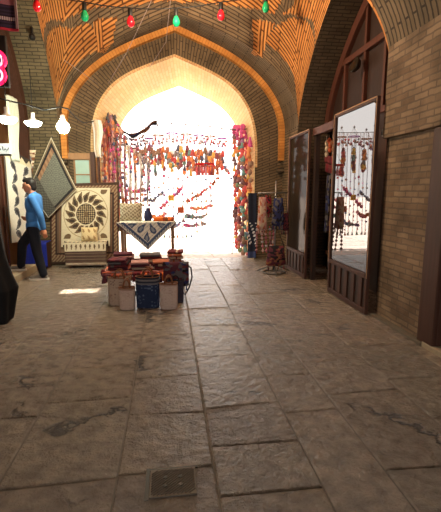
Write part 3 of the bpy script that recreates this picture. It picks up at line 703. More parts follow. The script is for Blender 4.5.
def carpet(u, v):
    du = min(u, 1-u)*1.5; dv = min(v, 1-v); d = min(du, dv)
    if d < .03: return L((70, 52, 44))
    if d < .12: return (L((150, 128, 100)), L((108, 76, 62)))[int((u+v)*40) % 2]
    if d < .15: return L((60, 46, 42))
    return (L((124, 96, 76)), L((138, 112, 88)), L((104, 82, 68)))[int(u*24) % 3]
hang('hanging_carpet', 'brown bordered carpet hanging on the left wall behind the medallion cloth', 'carpet', (at(50, 184, 8.31), at(119, 182, 8.31), at(50, 264.5, 8.31), at(119, 263, 8.31)), carpet, 80, 90, wave=.006)
hang('medallion_cloth', 'cream and brown block printed cloth with round paisley medallion', 'wall cloth', (at(62, 188, 8.26), at(110, 188, 8.26), at(61, 247, 8.26), at(110, 246, 8.26)), medallion, 130, 150, wave=.006)
def diamond(u, v):     # u,v run along the two edges of the diamond
    d = min(u, 1-u, v, 1-v)
    if v > .985: return L((216, 212, 200))
    if d < .014: return L((190, 180, 160))
    if v > .72: return L((66, 64, 60)) if (int(u*26)+int(v*30)) % 2 else L((88, 86, 80))
    if d < .05: return L((120, 104, 84))
    if d < .10: return L((40, 38, 40))
    if u < .2: return L((150, 116, 90)) if (int(v*20)) % 2 else L((128, 98, 78))
    return L((116, 116, 106)) if (int(u*44)+int(v*44)) % 2 else L((86, 88, 82))
Tp, Rp, Bp, Lp = at(51, 137, 8.2), at(77, 190, 8.2), at(48, 218, 8.2), at(29, 188, 8.2)
hang('shawl', 'grey shawl with dark border hung by a corner in a diamond above the man', 'shawl', (Tp, Rp, Lp, Bp), diamond, 60, 60, wave=.02, fr=1, sagz=.0)
mb = MB(); mb.tube([Tp, Tp+Vector((0, .12, .03))], .008, 6); tag(mb.build('wall_hook', M['iron']), 'iron hook holding the top corner of the grey diamond shawl', 'hook')
def vine(u, v):
    zig = abs((u*4) % 1-.5)
    if v < .10: return CR if v > .02+zig*.12 else L((60, 54, 50))
    if u < .06 or u > .94: return L((90, 84, 80))
    for k_ in range(7):
        for j in range(2):
            q = tear(u-.3-.42*j, (v-.18-.125*k_)*2.0, .5 if (k_+j) % 2 else -.6, .15)
            if q: return L((92, 92, 96)) if q == 1 else L((56, 56, 62))
    return L((216, 212, 202))
hang('paisley_curtain', 'white and grey paisley cloth hung behind the striding man at the shop entrance', 'wall cloth', ((-2.79, 7.5, 2.25), (-2.58, 8.28, 2.05), (-2.79, 7.5, .56), (-2.58, 8.28, .56)), vine, 70, 110, wave=.015)
hang('hanging_cloth', 'small patterned cloth with pointed edge hung above the man against grey shawl', 'cloth', (at(14, 150, 8.26), at(36, 150, 8.26), at(20, 186, 8.26), at(30, 186, 8.26)), mottled(['grey', 'cream', 'brown', 'beige'], 8, 14), 30, 40, wave=.01)
# covered bench below the medallion with a cushion
t = thing('covered_bench', 'low bench covered with dark striped fringed kilim under the medallion cloth', 'bench', ((at(86, 262, 8.0)).x, 8.1, 0))
a, b = at(66, 262, 7.95), at(107, 262, 7.95)
mb = MB(); mb.box(a.x+.04, b.x-.04, 7.93, 8.21, .06, .5)
mb.build('bench_box', M['wood'], t)
for sx in (a.x+.08, b.x-.08):
    for sy in (7.96, 8.18): MB().box(sx-.025, sx+.025, sy-.025, sy+.025, 0, .06).build('leg', M['wood'], t)
def kil(u, v):
    if v < .34: return CR if v < .2 else (TAN if int(u*20) % 2 else DK)
    if v < .62:
        q = tear((u*9) % 1-.5, (v-.48)*4.5, 0, .42); return BRN if q else CR
    return (L((58, 46, 44)), L((92, 72, 62)), L((70, 48, 46)), L((120, 102, 86)))[int(v*40) % 4]
def kp(u, v):
    x = a.x+(b.x-a.x)*u
    if v < .33: return (x, 8.22-.3*v/.33*1.05, .505)
    return (x, 7.905-.012*math.sin(u*22)*(v-.33), .505-(v-.33)/.67*.40)
MB().grid(kp, 80, 60, col_=kil).build('kilim', M['print'], t, solid=.005)
fm = MB()
for i in range(44): p = Vector(kp((i+.5)/44, 1)); fm.tube([p, p-Vector((0, 0, .055))], .006, 4)
fo = fm.build('fringe', CM['beige'], t); fo['kind'] = 'stuff'
def pillow(label, c, sx, sz, th, colf, ang=0., tilt=.2):
    T = rotz(c, ang) @ Matrix.Rotation(-tilt, 4, 'X')
    def side(sg):
        def P(u, v):
            x, z = 2*u-1, 2*v-1; b = (1-abs(x)**3)*(1-abs(z)**3); pin_ = 1-.07*(1-abs(x)) * (abs(z)**4)-.07*(1-abs(z))*(abs(x)**4)
            return T @ Vector((x*sx*pin_, sg*th*max(0, b)**.55, sz+z*sz*pin_))
        return P
    mb = MB(); mb.grid(side(-1), 34, 34, col_=colf); mb.grid(side(1), 34, 34, col_=colf)
    return tag(mb.build('cushion', M['print']), label, 'cushion')
p = at(89.5, 237, 8.08)
def cush1(u, v): return L((214, 192, 148)) if not tear((u*3) % 1-.5, ((v*2) % 1-.5)*1.2, .4, .4) else L((160, 128, 88))
pillow('small beige cushion leaning on the medallion cloth, on the striped bench', (p.x, 8.06, .508), .16, .14, .07, cush1)
# blue sheet covered crate behind the man
t = thing('covered_crate', 'bright blue cloth covered crate behind the legs of the striding man', 'crate', ((at(37, 265, 8.0)).x, 8.05, 0))
a, b = at(26, 265, 7.9), at(47, 265, 7.9)
MB().box(-2.74, b.x, 7.9, 8.2, 0, .5).build('crate', M['wood'], t)
MB().grid(lambda u, v: (-2.75+(b.x+.02+2.75)*u, 7.88+(.33*(1-v*2) if v < .5 else -.012*math.sin(u*16)*(v-.5)*2) , .515 if v < .5 else .515-.47*(v-.5)*2), 24, 24).build('sheet', M['sheet'], t, solid=.008)
# ------------------------------------------------------------------ the stall table
TX0, TX1, TY0, TY1, TZ = -.86, .2, 5.42, 6.2, .40
t = thing('stall_table', 'low wooden stall table piled with cloths in front of entrance', 'table', ((TX0+TX1)/2, 5.8, 0))
MB().box(TX0, TX1, TY0, TY1, TZ-.03, TZ).build('tabletop', M['wood'], t, bevel=.005)
for x in (TX0+.05, TX1-.05):
    for y in (TY0+.05, TY1-.05): MB().box(x-.025, x+.025, y-.025, y+.025, 0, TZ-.03).build('leg', M['dark'], t)
MB().box(TX0+.05, TX1-.05, TY0+.04, TY0+.06, .06, .12).build('stretcher', M['dark'], t)
# fringed covering
t = thing('fringed_cover', 'red and orange fringed cover draped over the stall table edge', 'table cover', ((TX0+TX1)/2, 5.8, TZ))
def cov(u, v):
    x = TX0-.03+(TX1-TX0+.06)*u
    if v < .8: return (x, TY1-(TY1-TY0+.03)*v/.8, TZ+.008)
    q = (v-.8)/.2; return (x, TY0-.035-.012*math.sin(u*40)*q, TZ+.008-.03*q-.01*q*math.sin(u*13))
MB().grid(cov, 80, 30, col_=mottled(['wine', 'plum', 'clay', 'rust', 'slate', 'dusty'], 21, 26)).build('cloth', M['print'], t, solid=.006)
for i in range(40):
    p = Vector(cov((i+.5)/40, 1)); c_n = R.choice(['wine', 'orange', 'rust', 'maroon', 'clay', 'rust', 'plum'])
    mb = MB(); mb.ball(p+Vector((0, -.012, 0)), .024, 8); mb.tube([p+Vector((0, -.012, -.01)), p+Vector((R.uniform(-.01, .01), -.02, -.07-R.random()*.05))], .013, 6, r1=.022)
    mb.build('tassel', CM[c_n], t)
# folded cloths in stacks
def folded(label, x, y, z, w, d, h, cs, rot, seed):
    T = rotz((x, y, z), rot); f = stripes(cs, 7, seed, 'u')
    def P(u, v):
        a = 2*PI*v; n_ = .35
        cy, sz_ = math.cos(a), math.sin(a)
        yy = d/2*(abs(cy)**n_)*(1 if cy > 0 else -1); zz = h/2*(abs(sz_)**n_)*(1 if sz_ > 0 else -1)
        return T @ Vector(((u-.5)*w, yy+.012*math.sin(u*9+seed)*(cy > 0.5), h/2+zz*(1+.1*math.sin(u*7+seed))))
    mb = MB(); mb.grid(P, 16, 28, col_=lambda u, v: f(u, v), wrap=False)
    for e in (0, 16):
        ring_ = [mb.add([P(e/16, j/28)]) for j in range(28)]; mb.face(ring_ if e else ring_[::-1], 0, None, f(.5, .5))
    return tag(mb.build('folded_cloth', M['print']), label, 'folded cloth', 'folded cloths on the stall table')
stacks = [(-.70, 5.62, .26, ['plum', 'wine', 'slate'], 'left front stack', 4), (-.40, 5.60, .26, ['slate', 'sand', 'plum', 'dusty'], 'second stack from left', 3), (-.12, 5.62, .24, ['clay', 'wine', 'sand', 'plum'], 'second stack from right', 3),
          (.08, 5.86, .22, ['dusty', 'sand', 'clay', 'wine'], 'right rear stack', 5), (-.66, 5.98, .3, ['wine', 'dusty', 'plum'], 'left rear stack', 5), (-.28, 5.96, .3, ['slate', 'plum', 'sand', 'wine'], 'middle rear stack', 4)]
WD = ['lowest', 'second lowest', 'third from bottom', 'fourth from bottom', 'topmost']
for si, (x, y, w, cs, nm, n) in enumerate(stacks):
    z = TZ+.018
    for k_ in range(n):
        h = R.uniform(.028, .042); c0 = cs[(k_+si) % len(cs)]
        pos = WD[4] if k_ == n-1 else WD[k_]
        folded(f'folded cloth mainly {c0}, {pos} in the {nm} on the stall', x+R.uniform(-.015, .015), y+R.uniform(-.015, .015), z, w*R.uniform(.9, 1.05), .26, h, [c0, c0, cs[(k_+1) % len(cs)]], R.uniform(-.12, .12), si*7+k_)
        z += h*1.12
# a taller chest behind carrying the paisley cloth
t = thing('side_table', 'tall wooden side table behind the stall under the blue paisley cloth', 'table', (-.34, 6.65, 0))
MB().box(-.8, .12, 6.48, 6.97, .95, .985).build('tabletop', M['wood'], t, bevel=.005); MB().box(-.74, .06, 6.88, 6.9, .3, .34).build('stretcher', M['wood'], t)
for x in (-.74, .06):
    for y in (6.54, 6.91): MB().box(x-.025, x+.025, y-.025, y+.025, 0, .95).build('leg', M['palewood'], t)
BL_, NV = L((222, 220, 208)), L((74, 90, 122))
def tric(u, v):
    if v < .3: return BL_
    q = (v-.3)/.7; x = (u-.5)*(1-q); y = q*.5
    e = (.5-abs(x)-y)*.707
    if e < .018: return BL_
    if e < .05: return NV if int((x if x > 0 else -x)*70+y*20) % 2 else BL_
    if e < .09: return NV
    if e < .1: return BL_
    for cx_, cy_, a_ in ((-.26, .06, 1.0), (-.09, .1, .6), (.09, .12, -.5), (.25, .06, -1.1), (-.01, .27, .0)):
        r_ = tear(x-cx_, y-cy_, a_+PI, .1)
        if r_: return NV if r_ == 1 else L((140, 150, 160))
    return BL_ if (int(x*90)+int(y*90)) % 7 else L((150, 160, 160))
Tl, Tr, Tb = at(116.5, 222.5, 6.46), at(176, 222.5, 6.46), at(148, 250, 6.44)
zt = .992
def trip(u, v):
    if v < .3: p = Vector((Tl.x+(Tr.x-Tl.x)*u*.94+.03, 6.9-.44*v/.3, zt+.002)); return p
    q = (v-.3)/.7; w = (1-q)
    x = Tl.x+(Tr.x-Tl.x)*(.5+(u-.5)*w)+(Tb.x-(Tl.x+Tr.x)/2)*q
    return Vector((x, 6.455-.012*math.sin(u*8*w)*q, zt+.002+(Tb.z-zt)*q))
t = thing('paisley_cloth', 'triangular cream cloth with blue paisleys and navy border draped off the side table', 'cloth', (-.34, 6.5, Tb.z))
MB().grid(trip, 110, 110, col_=tric).build('cloth', M['print'], t, solid=.004)
fm = MB()
for i in range(40):
    q = i/39; p = Vector(trip(1, .3+.7*q)) ; fm.tube([p, p-Vector((-.01, 0, .035))], .005, 4); p = Vector(trip(0, .3+.7*q)); fm.tube([p, p-Vector((.01, 0, .035))], .005, 4)
fo = fm.build('fringe', CM['navy'], t); fo['kind'] = 'stuff'
def cush2(u, v): return L((188, 178, 154)) if (math.sin(u*34)*math.sin(v*34)+.3*math.sin(u*60+v*20)) > -.1 else L((132, 118, 96))
p = at(131, 223, 6.62); pillow('square beige patterned cushion standing on the side table above blue paisley cloth', (p.x, 6.66, zt+.008), .185, .15, .06, cush2)
p = at(166, 222, 6.7); folded('orange and brown cloth bundle lying on the side table, right of the cushion', p.x-.04, 6.66, zt+.01, .32, .24, .06, ['orange', 'brown', 'rust'], .1, 55)
p = at(148, 222, 6.66); mb = MB(); mb.lathe([(.05, 0), (.07, .05), (.06, .14), (.03, .18), (.04, .21)], Matrix.Translation((p.x, 6.7, zt+.008)), 16); tag(mb.build('vase', CM['navy']), 'small dark vase standing between cushion and orange bundle on the side table', 'vase')
# bags in front of the table
def tote(label, px0, px1, ytop, ybot, yh, Y, base, hmat, spot, dep=.55, rim=None, taper=.95):
    b0, b1 = at(px0, ybot, Y), at(px1, ybot, Y); cx_ = (b0.x+b1.x)/2; w = (b1.x-b0.x)/2; H_ = at((px0+px1)/2, ytop, Y).z; hh = at((px0+px1)/2, yh, Y).z
    yc = Y+w*dep; t = thing('tote_bag', label, 'bag', (cx_, yc, 0), 'bags on the floor before the stall')
    def P(u, v):
        a = 2*PI*u; n_ = .55; k_ = taper+(1-taper)*v; c_, s_ = math.cos(a), math.sin(a)
        return (cx_+w*k_*abs(c_)**n_*(1 if c_ > 0 else -1), yc+w*dep*k_*abs(s_)**n_*(1 if s_ > 0 else -1)*(1-.15*v), .004+(H_-.004)*v+.006*math.sin(u*14))
    rr = random.Random(int(px0))
    def cf(u, v):
        for lo, hi, c_ in (rim or []):
            if lo <= v <= hi: return L(c_)
        return L(spot) if math.sin(u*57+2*math.sin(v*19))*math.sin(v*31+3*math.sin(u*40)) > .62 else L(base)
    mb = MB(); mb.grid(P, 56, 36, col_=cf, wrap=True)
    n_ = mb.add([P(i/56, 0) for i in range(56)]); mb.face([n_+i for i in range(56)][::-1], 0, None, L(base))
    mb.build('body', M['print'], t, solid=.006)
    mb = MB(); mb.tube([Vector(P(i/28, .985)) for i in range(29)], .007, 6, cap=False); mb.build('rim', hmat, t)
    for sg in (-.8, .8):
        y = yc+w*dep*.85*sg; pts = [(cx_+w*.42*math.cos(PI-PI*i/14), y, H_-.03+(hh-H_+.03)*math.sin(PI*i/14)**.8) for i in range(15)]
        MB().tube(pts, .009, 7).build('handle', hmat, t)
    return t
tote('large beige patterned tote bag standing at the left end of stall front', 108, 131, 278, 303, 271, 5.2, (172, 150, 132), CM['brown'], (132, 104, 92))
tote('dark blue patterned tote bag with striped rim in the middle of the row', 136, 160, 277, 307, 269, 5.04, (40, 50, 76), CM['brown'], (84, 96, 120), rim=[(.74, .8, (104, 100, 104)), (.8, .87, (48, 50, 62)), (.87, .93, (112, 106, 106)), (.93, 1, (44, 44, 54))])
tote('small pale beige bucket bag left of the dark blue tote', 119, 135, 288, 306.5, 280, 5.0, (190, 166, 152), CM['brown'], (176, 150, 138), rim=[(.9, 1, (150, 118, 104))])
tote('small pale beige bag right of the dark blue tote at stall corner', 160, 178, 284, 308, 277, 4.95, (190, 168, 156), CM['brown'], (174, 150, 140), rim=[(.92, 1, (160, 130, 118))])
tote('navy bag standing behind the small pale bag at right stall corner', 168, 184, 280, 304, 276, 5.24, (58, 54, 66), CM['black'], (84, 78, 88))
# saddle bag hanging off the right table edge
t = thing('shoulder_bag', 'dark maroon woven shoulder bag hanging off the right corner of stall', 'bag', (.16, 5.3, .22))
a, b = at(163, 262, 5.34), at(189, 287, 5.34)
def sb(sg):
    def P(u, v):
        x, z = 2*u-1, 2*v-1; bl = max(0, (1-x**4)*(1-z**4))**.5
        return (a.x+(b.x-a.x)*u, 5.33+sg*.045*bl+.01*math.sin(u*12), b.z+(a.z-b.z)*v-.03*(1-v)*abs(x)**2*-1)
    return P
mb = MB(); f = mottled(['plum', 'wine', 'slate', 'black', 'plum', 'navy'], 33, 9); mb.grid(sb(-1), 36, 30, col_=f); mb.grid(sb(1), 36, 30, col_=f); mb.build('body', M['print'], t)
MB().tube([at(186, 264, 5.32), at(191, 268, 5.3), at(192, 277, 5.28), at(189, 288, 5.28), at(185, 295, 5.3), at(181, 288, 5.29)], .011, 6).build('strap', CM['black'], t)
MB().tube([(a.x+.03, 5.36, a.z-.01), ((a.x+b.x)/2, 5.40, .44), (b.x-.03, 5.36, a.z-.01)], .009, 6).build('carry_loop', CM['black'], t)
for i in range(5): p = Vector(sb(-1)((i+.5)/5, .02)); MB().tube([p, p-Vector((0, 0, .06))], .007, 6, r1=.014).build('tassel', CM['wine' if i % 2 else 'navy'], t)
t = thing('hanging_pouch', 'small dark red and black tasselled pouch hanging at left table corner', 'pouch', at(103, 285, 5.45))
a = at(103, 268, 5.45); MB().ball(a-Vector((0, 0, .07)), (.035, .025, .06), 12).build('pouch', CM['wine'], t); MB().tube([a, a-Vector((0, 0, .03))], .006, 5).build('cord', CM['black'], t); MB().tube([a-Vector((0, 0, .12)), a-Vector((0, 0, .2))], .01, 6, r1=.02).build('tassel', CM['black'], t)
# ------------------------------------------------------------------ hangings in the entrance
YC = 9.78
CA, CB = Vector((-1.3, YC, 3.02)), Vector((1.84, YC, 2.98))
tag(MB().tube(sag(CA, CB, .1, 24), .008, 6).build('cable', M['iron']), 'taut cable across the entrance carrying the curtain of ornaments', 'cable')
def cable_z(x): k_ = (x-CA.x)/(CB.x-CA.x); return CA.z+(CB.z-CA.z)*k_-.1*4*k_*(1-k_)
_bead = {}
def bead(shape, cn_):
    k_ = (shape, cn_)
    if k_ in _bead: return _bead[k_]
    mb = MB()
    if shape == 'ball': mb.ball((0, 0, 0), 1, 9)
    elif shape == 'cube': mb.box(-.8, .8, -.8, .8, -.8, .8)
    elif shape == 'drop': mb.lathe([(.12, 1.2), (.5, .6), (.95, -.3), (.7, -1), (.15, -1.3)], Matrix(), 9)
    elif shape == 'tassel': mb.lathe([(.25, 1.1), (.5, .9), (.4, .6), (.55, .2), (.95, -1.4)], Matrix(), 9)
    elif shape == 'bell': mb.lathe([(.15, 1.1), (.6, .9), (.75, .1), (1.05, -.8), (.9, -.85)], Matrix(), 10)
    o = mb.build('bead', CM_GLARE[cn_], origin=(0, 0, 0)); _bead[k_] = o.data; bpy.data.objects.remove(o); return _bead[k_]
def put(name, shape, cn_, p, s, parent, rot=0.):
    o = bpy.data.objects.new(name, bead(shape, cn_)); col.objects.link(o); o.parent = parent
    o.location = Vector(p)-WORLD[parent.name]; o.scale = s if isinstance(s, tuple) else (s, s, s); o.rotation_euler = (R.uniform(-.2, .2), rot, R.uniform(0, 3)); return o
# long strands
SC = ['purple', 'grey', 'red', 'orange', 'blue', 'pink', 'brown', 'magenta', 'navy', 'rust', 'green']
xs_ = [131+4.7*i for i in range(18)]
for i, px in enumerate(xs_):
    bot = 236 if px < 194 else 236-(px-194)*1.9
    if px < 150: bot = 228
    top = at(px, 130, YC); zt_ = cable_z(top.x); B_ = at(px+R.uniform(-1, 1), bot, YC)
    t = thing('bead_strand', f'{ORD[i]} long bead strand from the left in the entrance curtain', 'bead strand', B_, 'long bead strands of the entrance curtain')
    MB().tube(sag((top.x, YC, zt_), B_, 0, 8), .008, 5).build('cord', M['cord'], t)
    y = 176+R.uniform(0, 8)
    while y < bot-2:
        p = at(px+R.uniform(-.4, .4), y, YC); 
        put('bead', R.choice(['ball', 'cube', 'drop', 'tassel']), R.choice(SC), p, R.uniform(.018, .034), t)
        y += R.choice((5, 7, 9, 12))
    put('end_tassel', 'tassel', R.choice(SC), B_, .034, t)
# row of big ornaments
RC = ['orange', 'yellow', 'red', 'brown', 'yellow', 'orange', 'grey', 'maroon', 'rust', 'navy', 'teal']
for i in range(30):
    px = 137+2.95*i+R.uniform(-.6, .6); py = 153+R.uniform(-4, 5); top = at(px, 130, YC)
    yd = YC-.1-.125*(i % 4); p = at(px, py, yd); c1 = RC[(i*3) % 11] if 8 < i < 27 else R.choice(['red', 'brown', 'maroon', 'rust', 'purple'])
    t = thing('lantern_tassel', f'{ORD[i]} thick tassel ornament from left in the upper row of the entrance curtain', 'tassel ornament', p-Vector((0, 0, .45)), 'thick tassel ornaments in the entrance')
    MB().tube([(p.x, YC, cable_z(p.x)), p+Vector((0, 0, .09))], .005, 5).build('cord', M['cord'], t)
    put('crown', 'bell', c1, p+Vector((0, 0, .03)), (.055, .055, .075), t)
    for j in range(R.choice((2, 3, 3, 4))):
        q = p-Vector((R.uniform(-.02, .02), R.uniform(-.02, .02), .09+.10*j)); put('tassel', R.choice(['tassel', 'drop', 'ball']), R.choice(RC), q, (.047, .047, .068), t)
# hoops
for i, (px, py, w) in enumerate(((149, 140, .09), (158, 137, .12), (172, 135, .13), (186, 136, .12), (199, 137, .12), (210, 138, .12), (222, 140, .1))):
    p = at(px, py-1.5, YC-.04); t = thing('hoop_mobile', f'{ORD[i]} hoop mobile with small tassels from left, at the curtain top', 'hoop mobile', p-Vector((0, 0, .3)), 'hoop mobiles at the curtain top')
    MB().tube([(p.x+w*math.cos(2*PI*k_/24), p.y+w*math.sin(2*PI*k_/24), p.z) for k_ in range(25)], .013, 6, cap=False).build('hoop', CM['brown' if i % 2 else 'purple'], t)
    for k_ in range(3): MB().tube([(p.x+w*math.cos(k_*2.1), p.y+w*math.sin(k_*2.1), p.z), (p.x, p.y, p.z+.22)], .004, 4).build('cord', M['cord'], t)
    MB().tube([(p.x, p.y, p.z+.22), (p.x, YC, max(p.z+.24, cable_z(p.x)))], .004, 4).build('cord', M['cord'], t)
    put('finial', 'drop', 'grey', p+Vector((0, 0, .24)), .028, t)
    for k_ in range(9):
        a_ = 2*PI*k_/9; put('tassel', 'tassel' if k_ % 2 else 'ball', R.choice(['red', 'brown', 'maroon', 'purple', 'grey', 'rust']), (p.x+w*math.cos(a_), p.y+w*math.sin(a_), p.z-.07-.05*(k_ % 3)), .032, t)
p = at(205, 164, YC-.6); t = thing('fringed_hoop', 'large red fringed hoop hanging right of centre in the entrance curtain', 'hoop mobile', p-Vector((0, 0, .3)))
MB().tube([(p.x+.2*math.cos(2*PI*k_/28), p.y+.2*math.sin(2*PI*k_/28), p.z) for k_ in range(29)], .018, 6, cap=False).build('hoop', CM['red'], t)
MB().tube([p+Vector((.2, 0, 0)), (p.x, YC, cable_z(p.x))], .004, 4).build('cord', M['cord'], t); MB().tube([p+Vector((-.2, 0, 0)), (p.x, YC, cable_z(p.x))], .004, 4).build('cord', M['cord'], t)
for k_ in range(16): a_ = 2*PI*k_/16; put('tassel', 'tassel', R.choice(['red', 'orange', 'maroon', 'pink']), (p.x+.2*math.cos(a_), p.y+.2*math.sin(a_), p.z-.09-.06*(math.sin(a_) < 0)), (.035, .035, .075), t)
# swags
SW = [((143, 196), (163, 190), 6, ['navy', 'blue', 'grey'], 'blue'), ((160, 207), (184, 184), 1, ['purple', 'magenta', 'pink'], 'purple'), ((186, 200), (219, 176), 3, ['grey', 'rust', 'red'], 'grey and rust'),
      ((190, 206), (214, 203), 3, ['orange', 'salmon', 'pink'], 'salmon'), ((184, 214), (208, 213), 3, ['navy', 'teal', 'grey'], 'teal'), ((184, 224), (206, 222), 2, ['purple', 'magenta', 'grey'], 'magenta'),
      ((118, 186), (152, 186), 4, ['magenta', 'magenta', 'purple'], 'bright magenta'), ((163, 226), (186, 218), 3, ['grey', 'purple', 'blue'], 'pale purple'), ((150, 214), (166, 212), 4, ['orange', 'pink', 'red'], 'orange'),
      ((214, 150), (232, 178), -1, ['brown', 'navy', 'red'], 'brown and navy')]
for i, (a, b, sg, cs, nm) in enumerate(SW):
    pts = sag(at(*a, YC-.05), at(*b, YC-.05), sg*.024, 22)
    t = thing('bead_swag', f'{nm} bead swag looping between strands of the entrance curtain', 'bead swag', pts[len(pts)//2], 'bead swags across the curtain')
    MB().tube(pts, .006, 5).build('cord', M['cord'], t)
    for k_ in range(1, 22):
        if R.random() < .82: put('bead', R.choice(['ball', 'cube', 'drop']), R.choice(cs), pts[k_]-Vector((0, 0, R.choice((0, .02, .04)))), R.uniform(.03, .048), t)
def tagsq(px, py, s, cn_, label):
    p = at(px, py, YC-.06); t = thing('hanging_tag', label, 'ornament', p-Vector((0, 0, s)))
    mb = MB(); mb.box(p.x-s, p.x+s, p.y-.03, p.y+.03, p.z-s, p.z+s); mb.build('block', CM[cn_], t, bevel=.015); MB().tube([p+Vector((0, 0, s)), (p.x, YC, cable_z(p.x))], .004, 4).build('cord', M['cord'], t)
tagsq(181, 210, .075, 'rust', 'red square cloth ornament hanging low in the middle of the curtain'); tagsq(171, 198, .07, 'yellow', 'yellow square ornament hanging in the middle of the curtain'); tagsq(164, 205, .05, 'pink', 'pink square ornament left of the yellow one in the curtain')
# thin diagonal edge of the curtain
tag(MB().tube([at(232, 150, YC), at(222, 190, YC), at(210, 215, YC), at(195, 238, YC)], .008, 5).build('edge_cord', CM['pink']), 'pink edge cord sweeping down the right side of entrance curtain', 'cord')
# dark swag scarf and its beaded fringe
PT = [at(112, 115, 9.05), at(120, 128, 9.2), at(127, 134, 9.35), at(136, 135, 9.4), at(145, 130, 9.4), at(152, 124, 9.4), at(157, 122, 9.4)]
def cr(P_, s):
    n_ = len(P_)-1; f_ = min(n_-1e-6, s*n_); i_ = int(f_); t_ = f_-i_
    p0, p1, p2, p3 = P_[max(0, i_-1)], P_[i_], P_[i_+1], P_[min(n_, i_+2)]
    return .5*((2*p1)+(p2-p0)*t_+(2*p0-5*p1+4*p2-p3)*t_*t_+(3*p1-p0-3*p2+p3)*t_**3)
t = thing('dark_swag_scarf', 'dark scarf slung in a deep loop at upper left of entrance', 'scarf', PT[3])
MB().grid(lambda u, v: cr(PT, u)+Vector((0, .02*math.sin(v*5+u*20), -.085*(v-.5)*(1 if u > .4 else .7)+.02*math.sin(u*25)*v)), 50, 8, col_=mottled(['black', 'brown', 'black', 'navy'], 61, 8)).build('cloth', M['print'], t, solid=.01)
for k_ in range(20):
    u = .1+.028*k_; p = cr(PT, u)
    for j in range(3): put('bead', R.choice(['ball', 'drop']), R.choice(['black', 'maroon', 'brown', 'navy']), p-Vector((R.uniform(-.04, .04), 0, .10+.085*j+R.uniform(-.02, .02))), .026, t)
# dense scarves at the left
LS = [(99, 124, 64, .10, ['cream', 'pink', 'salmon', 'white'], 'cream and pink'), (103, 119, 112, .09, ['orange', 'rust', 'red', 'salmon'], 'orange'), (107, 114, 122, .10, ['maroon', 'orange', 'salmon', 'red'], 'maroon and orange'),
      (111.5, 116, 70, .09, ['magenta', 'purple', 'salmon', 'rust'], 'magenta'), (115.5, 122, 110, .09, ['rust', 'orange', 'green', 'brown'], 'rust and green'), (119.5, 128, 84, .08, ['cream', 'salmon', 'white', 'orange'], 'pale salmon'),
      (124, 137, 98, .08, ['pink', 'brown', 'cream', 'magenta'], 'brown and pink'), (129, 146, 66, .06, ['cream', 'white', 'sand', 'white'], 'white and sand'), (134, 150, 78, .06, ['orange', 'cream', 'clay', 'white'], 'clay and white'),
      (140, 154, 60, .05, ['cream', 'dusty', 'white'], 'white and dusty pink'), (147, 156, 52, .05, ['purple', 'cream', 'white', 'slate'], 'white and slate')]
rail = [at(94, 127, 9.0)]+[at(q[0], q[1], 9.0) for q in LS]+[at(156, 158, 9.0)]
rail[0] = at(107, 113, 9.0)+Vector((-.4, 0, .02)); rail[1] = at(99, 123.5, 9.0); rail[0].z = rail[1].z+.02
tag(MB().tube([rail[0]]+rail[1:], .009, 8).build('hanging_rope', M['iron']), 'sagging rope at left of the entrance holding the scarves', 'rope')
for i, (px, py, ln, w, cs, nm) in enumerate(LS):
    Y = 9.0; p = at(px, py, Y); q = at(px, py+ln, Y)
    scarf('hanging_scarf', f'{nm} long scarf, {ORD[i]} from the left beside the entrance', 'scarf', (p.x, Y-.03, p.z), (p.z-q.z), w, (lambda f: (lambda u, v: tuple(c+(.85-c)*.22 for c in f(u, v))))(mottled(cs, 70+i, 26)), M['thin'], 'long scarves left of the entrance', fold=2, amp=.012, nv=44)
    sx_ = p.x+.045; Y2 = Y-.12-.07*(i % 2)
    t = thing('pompom_strand', f'pompom strand over the {nm} scarf left of the entrance', 'pompom strand', (sx_, Y2, q.z+.1), 'pompom strands over the scarves')
    MB().tube([(sx_, Y2, p.z), (sx_, Y2, q.z+.1)], .005, 5).build('cord', M['cord'], t); MB().tube([(sx_, Y2, p.z), (sx_, Y, p.z)], .005, 5).build('hook', M['iron'], t)
    z = p.z-.05-R.random()*.15
    while z > q.z+.15:
        put('pompom', R.choice(['ball', 'tassel', 'drop']), R.choice(cs+['maroon', 'magenta', 'orange', 'navy']), (sx_+R.uniform(-.02, .02), Y2, z), R.uniform(.026, .04), t); z -= R.uniform(.07, .16)
for px, y0, y1 in ((107.5, 111.5, 118), (115, 115, 122)):
    a, b = at(px, y0, 8.96), at(px, y1, 8.96); t = thing('dark_tassel', 'dark tassel on the '+('peak' if px < 110 else 'slope')+' of the scarf rope left of the entrance', 'tassel', b)
    put('head', 'drop', 'black', a.lerp(b, .25), .04, t); put('skirt', 'tassel', 'black', a.lerp(b, .75), .05, t)
a = at(96, 120, 8.52); scarf('hanging_scarf', 'plain white scarf at far left, against the wooden post', 'scarf', (a.x+.03, 8.44, 2.85), .72, .19, stripes(['white', 'white', 'cream', 'white', 'beige'], 6, 9, 'u'), M['thin'], 'long scarves left of the entrance', fold=2, amp=.012)
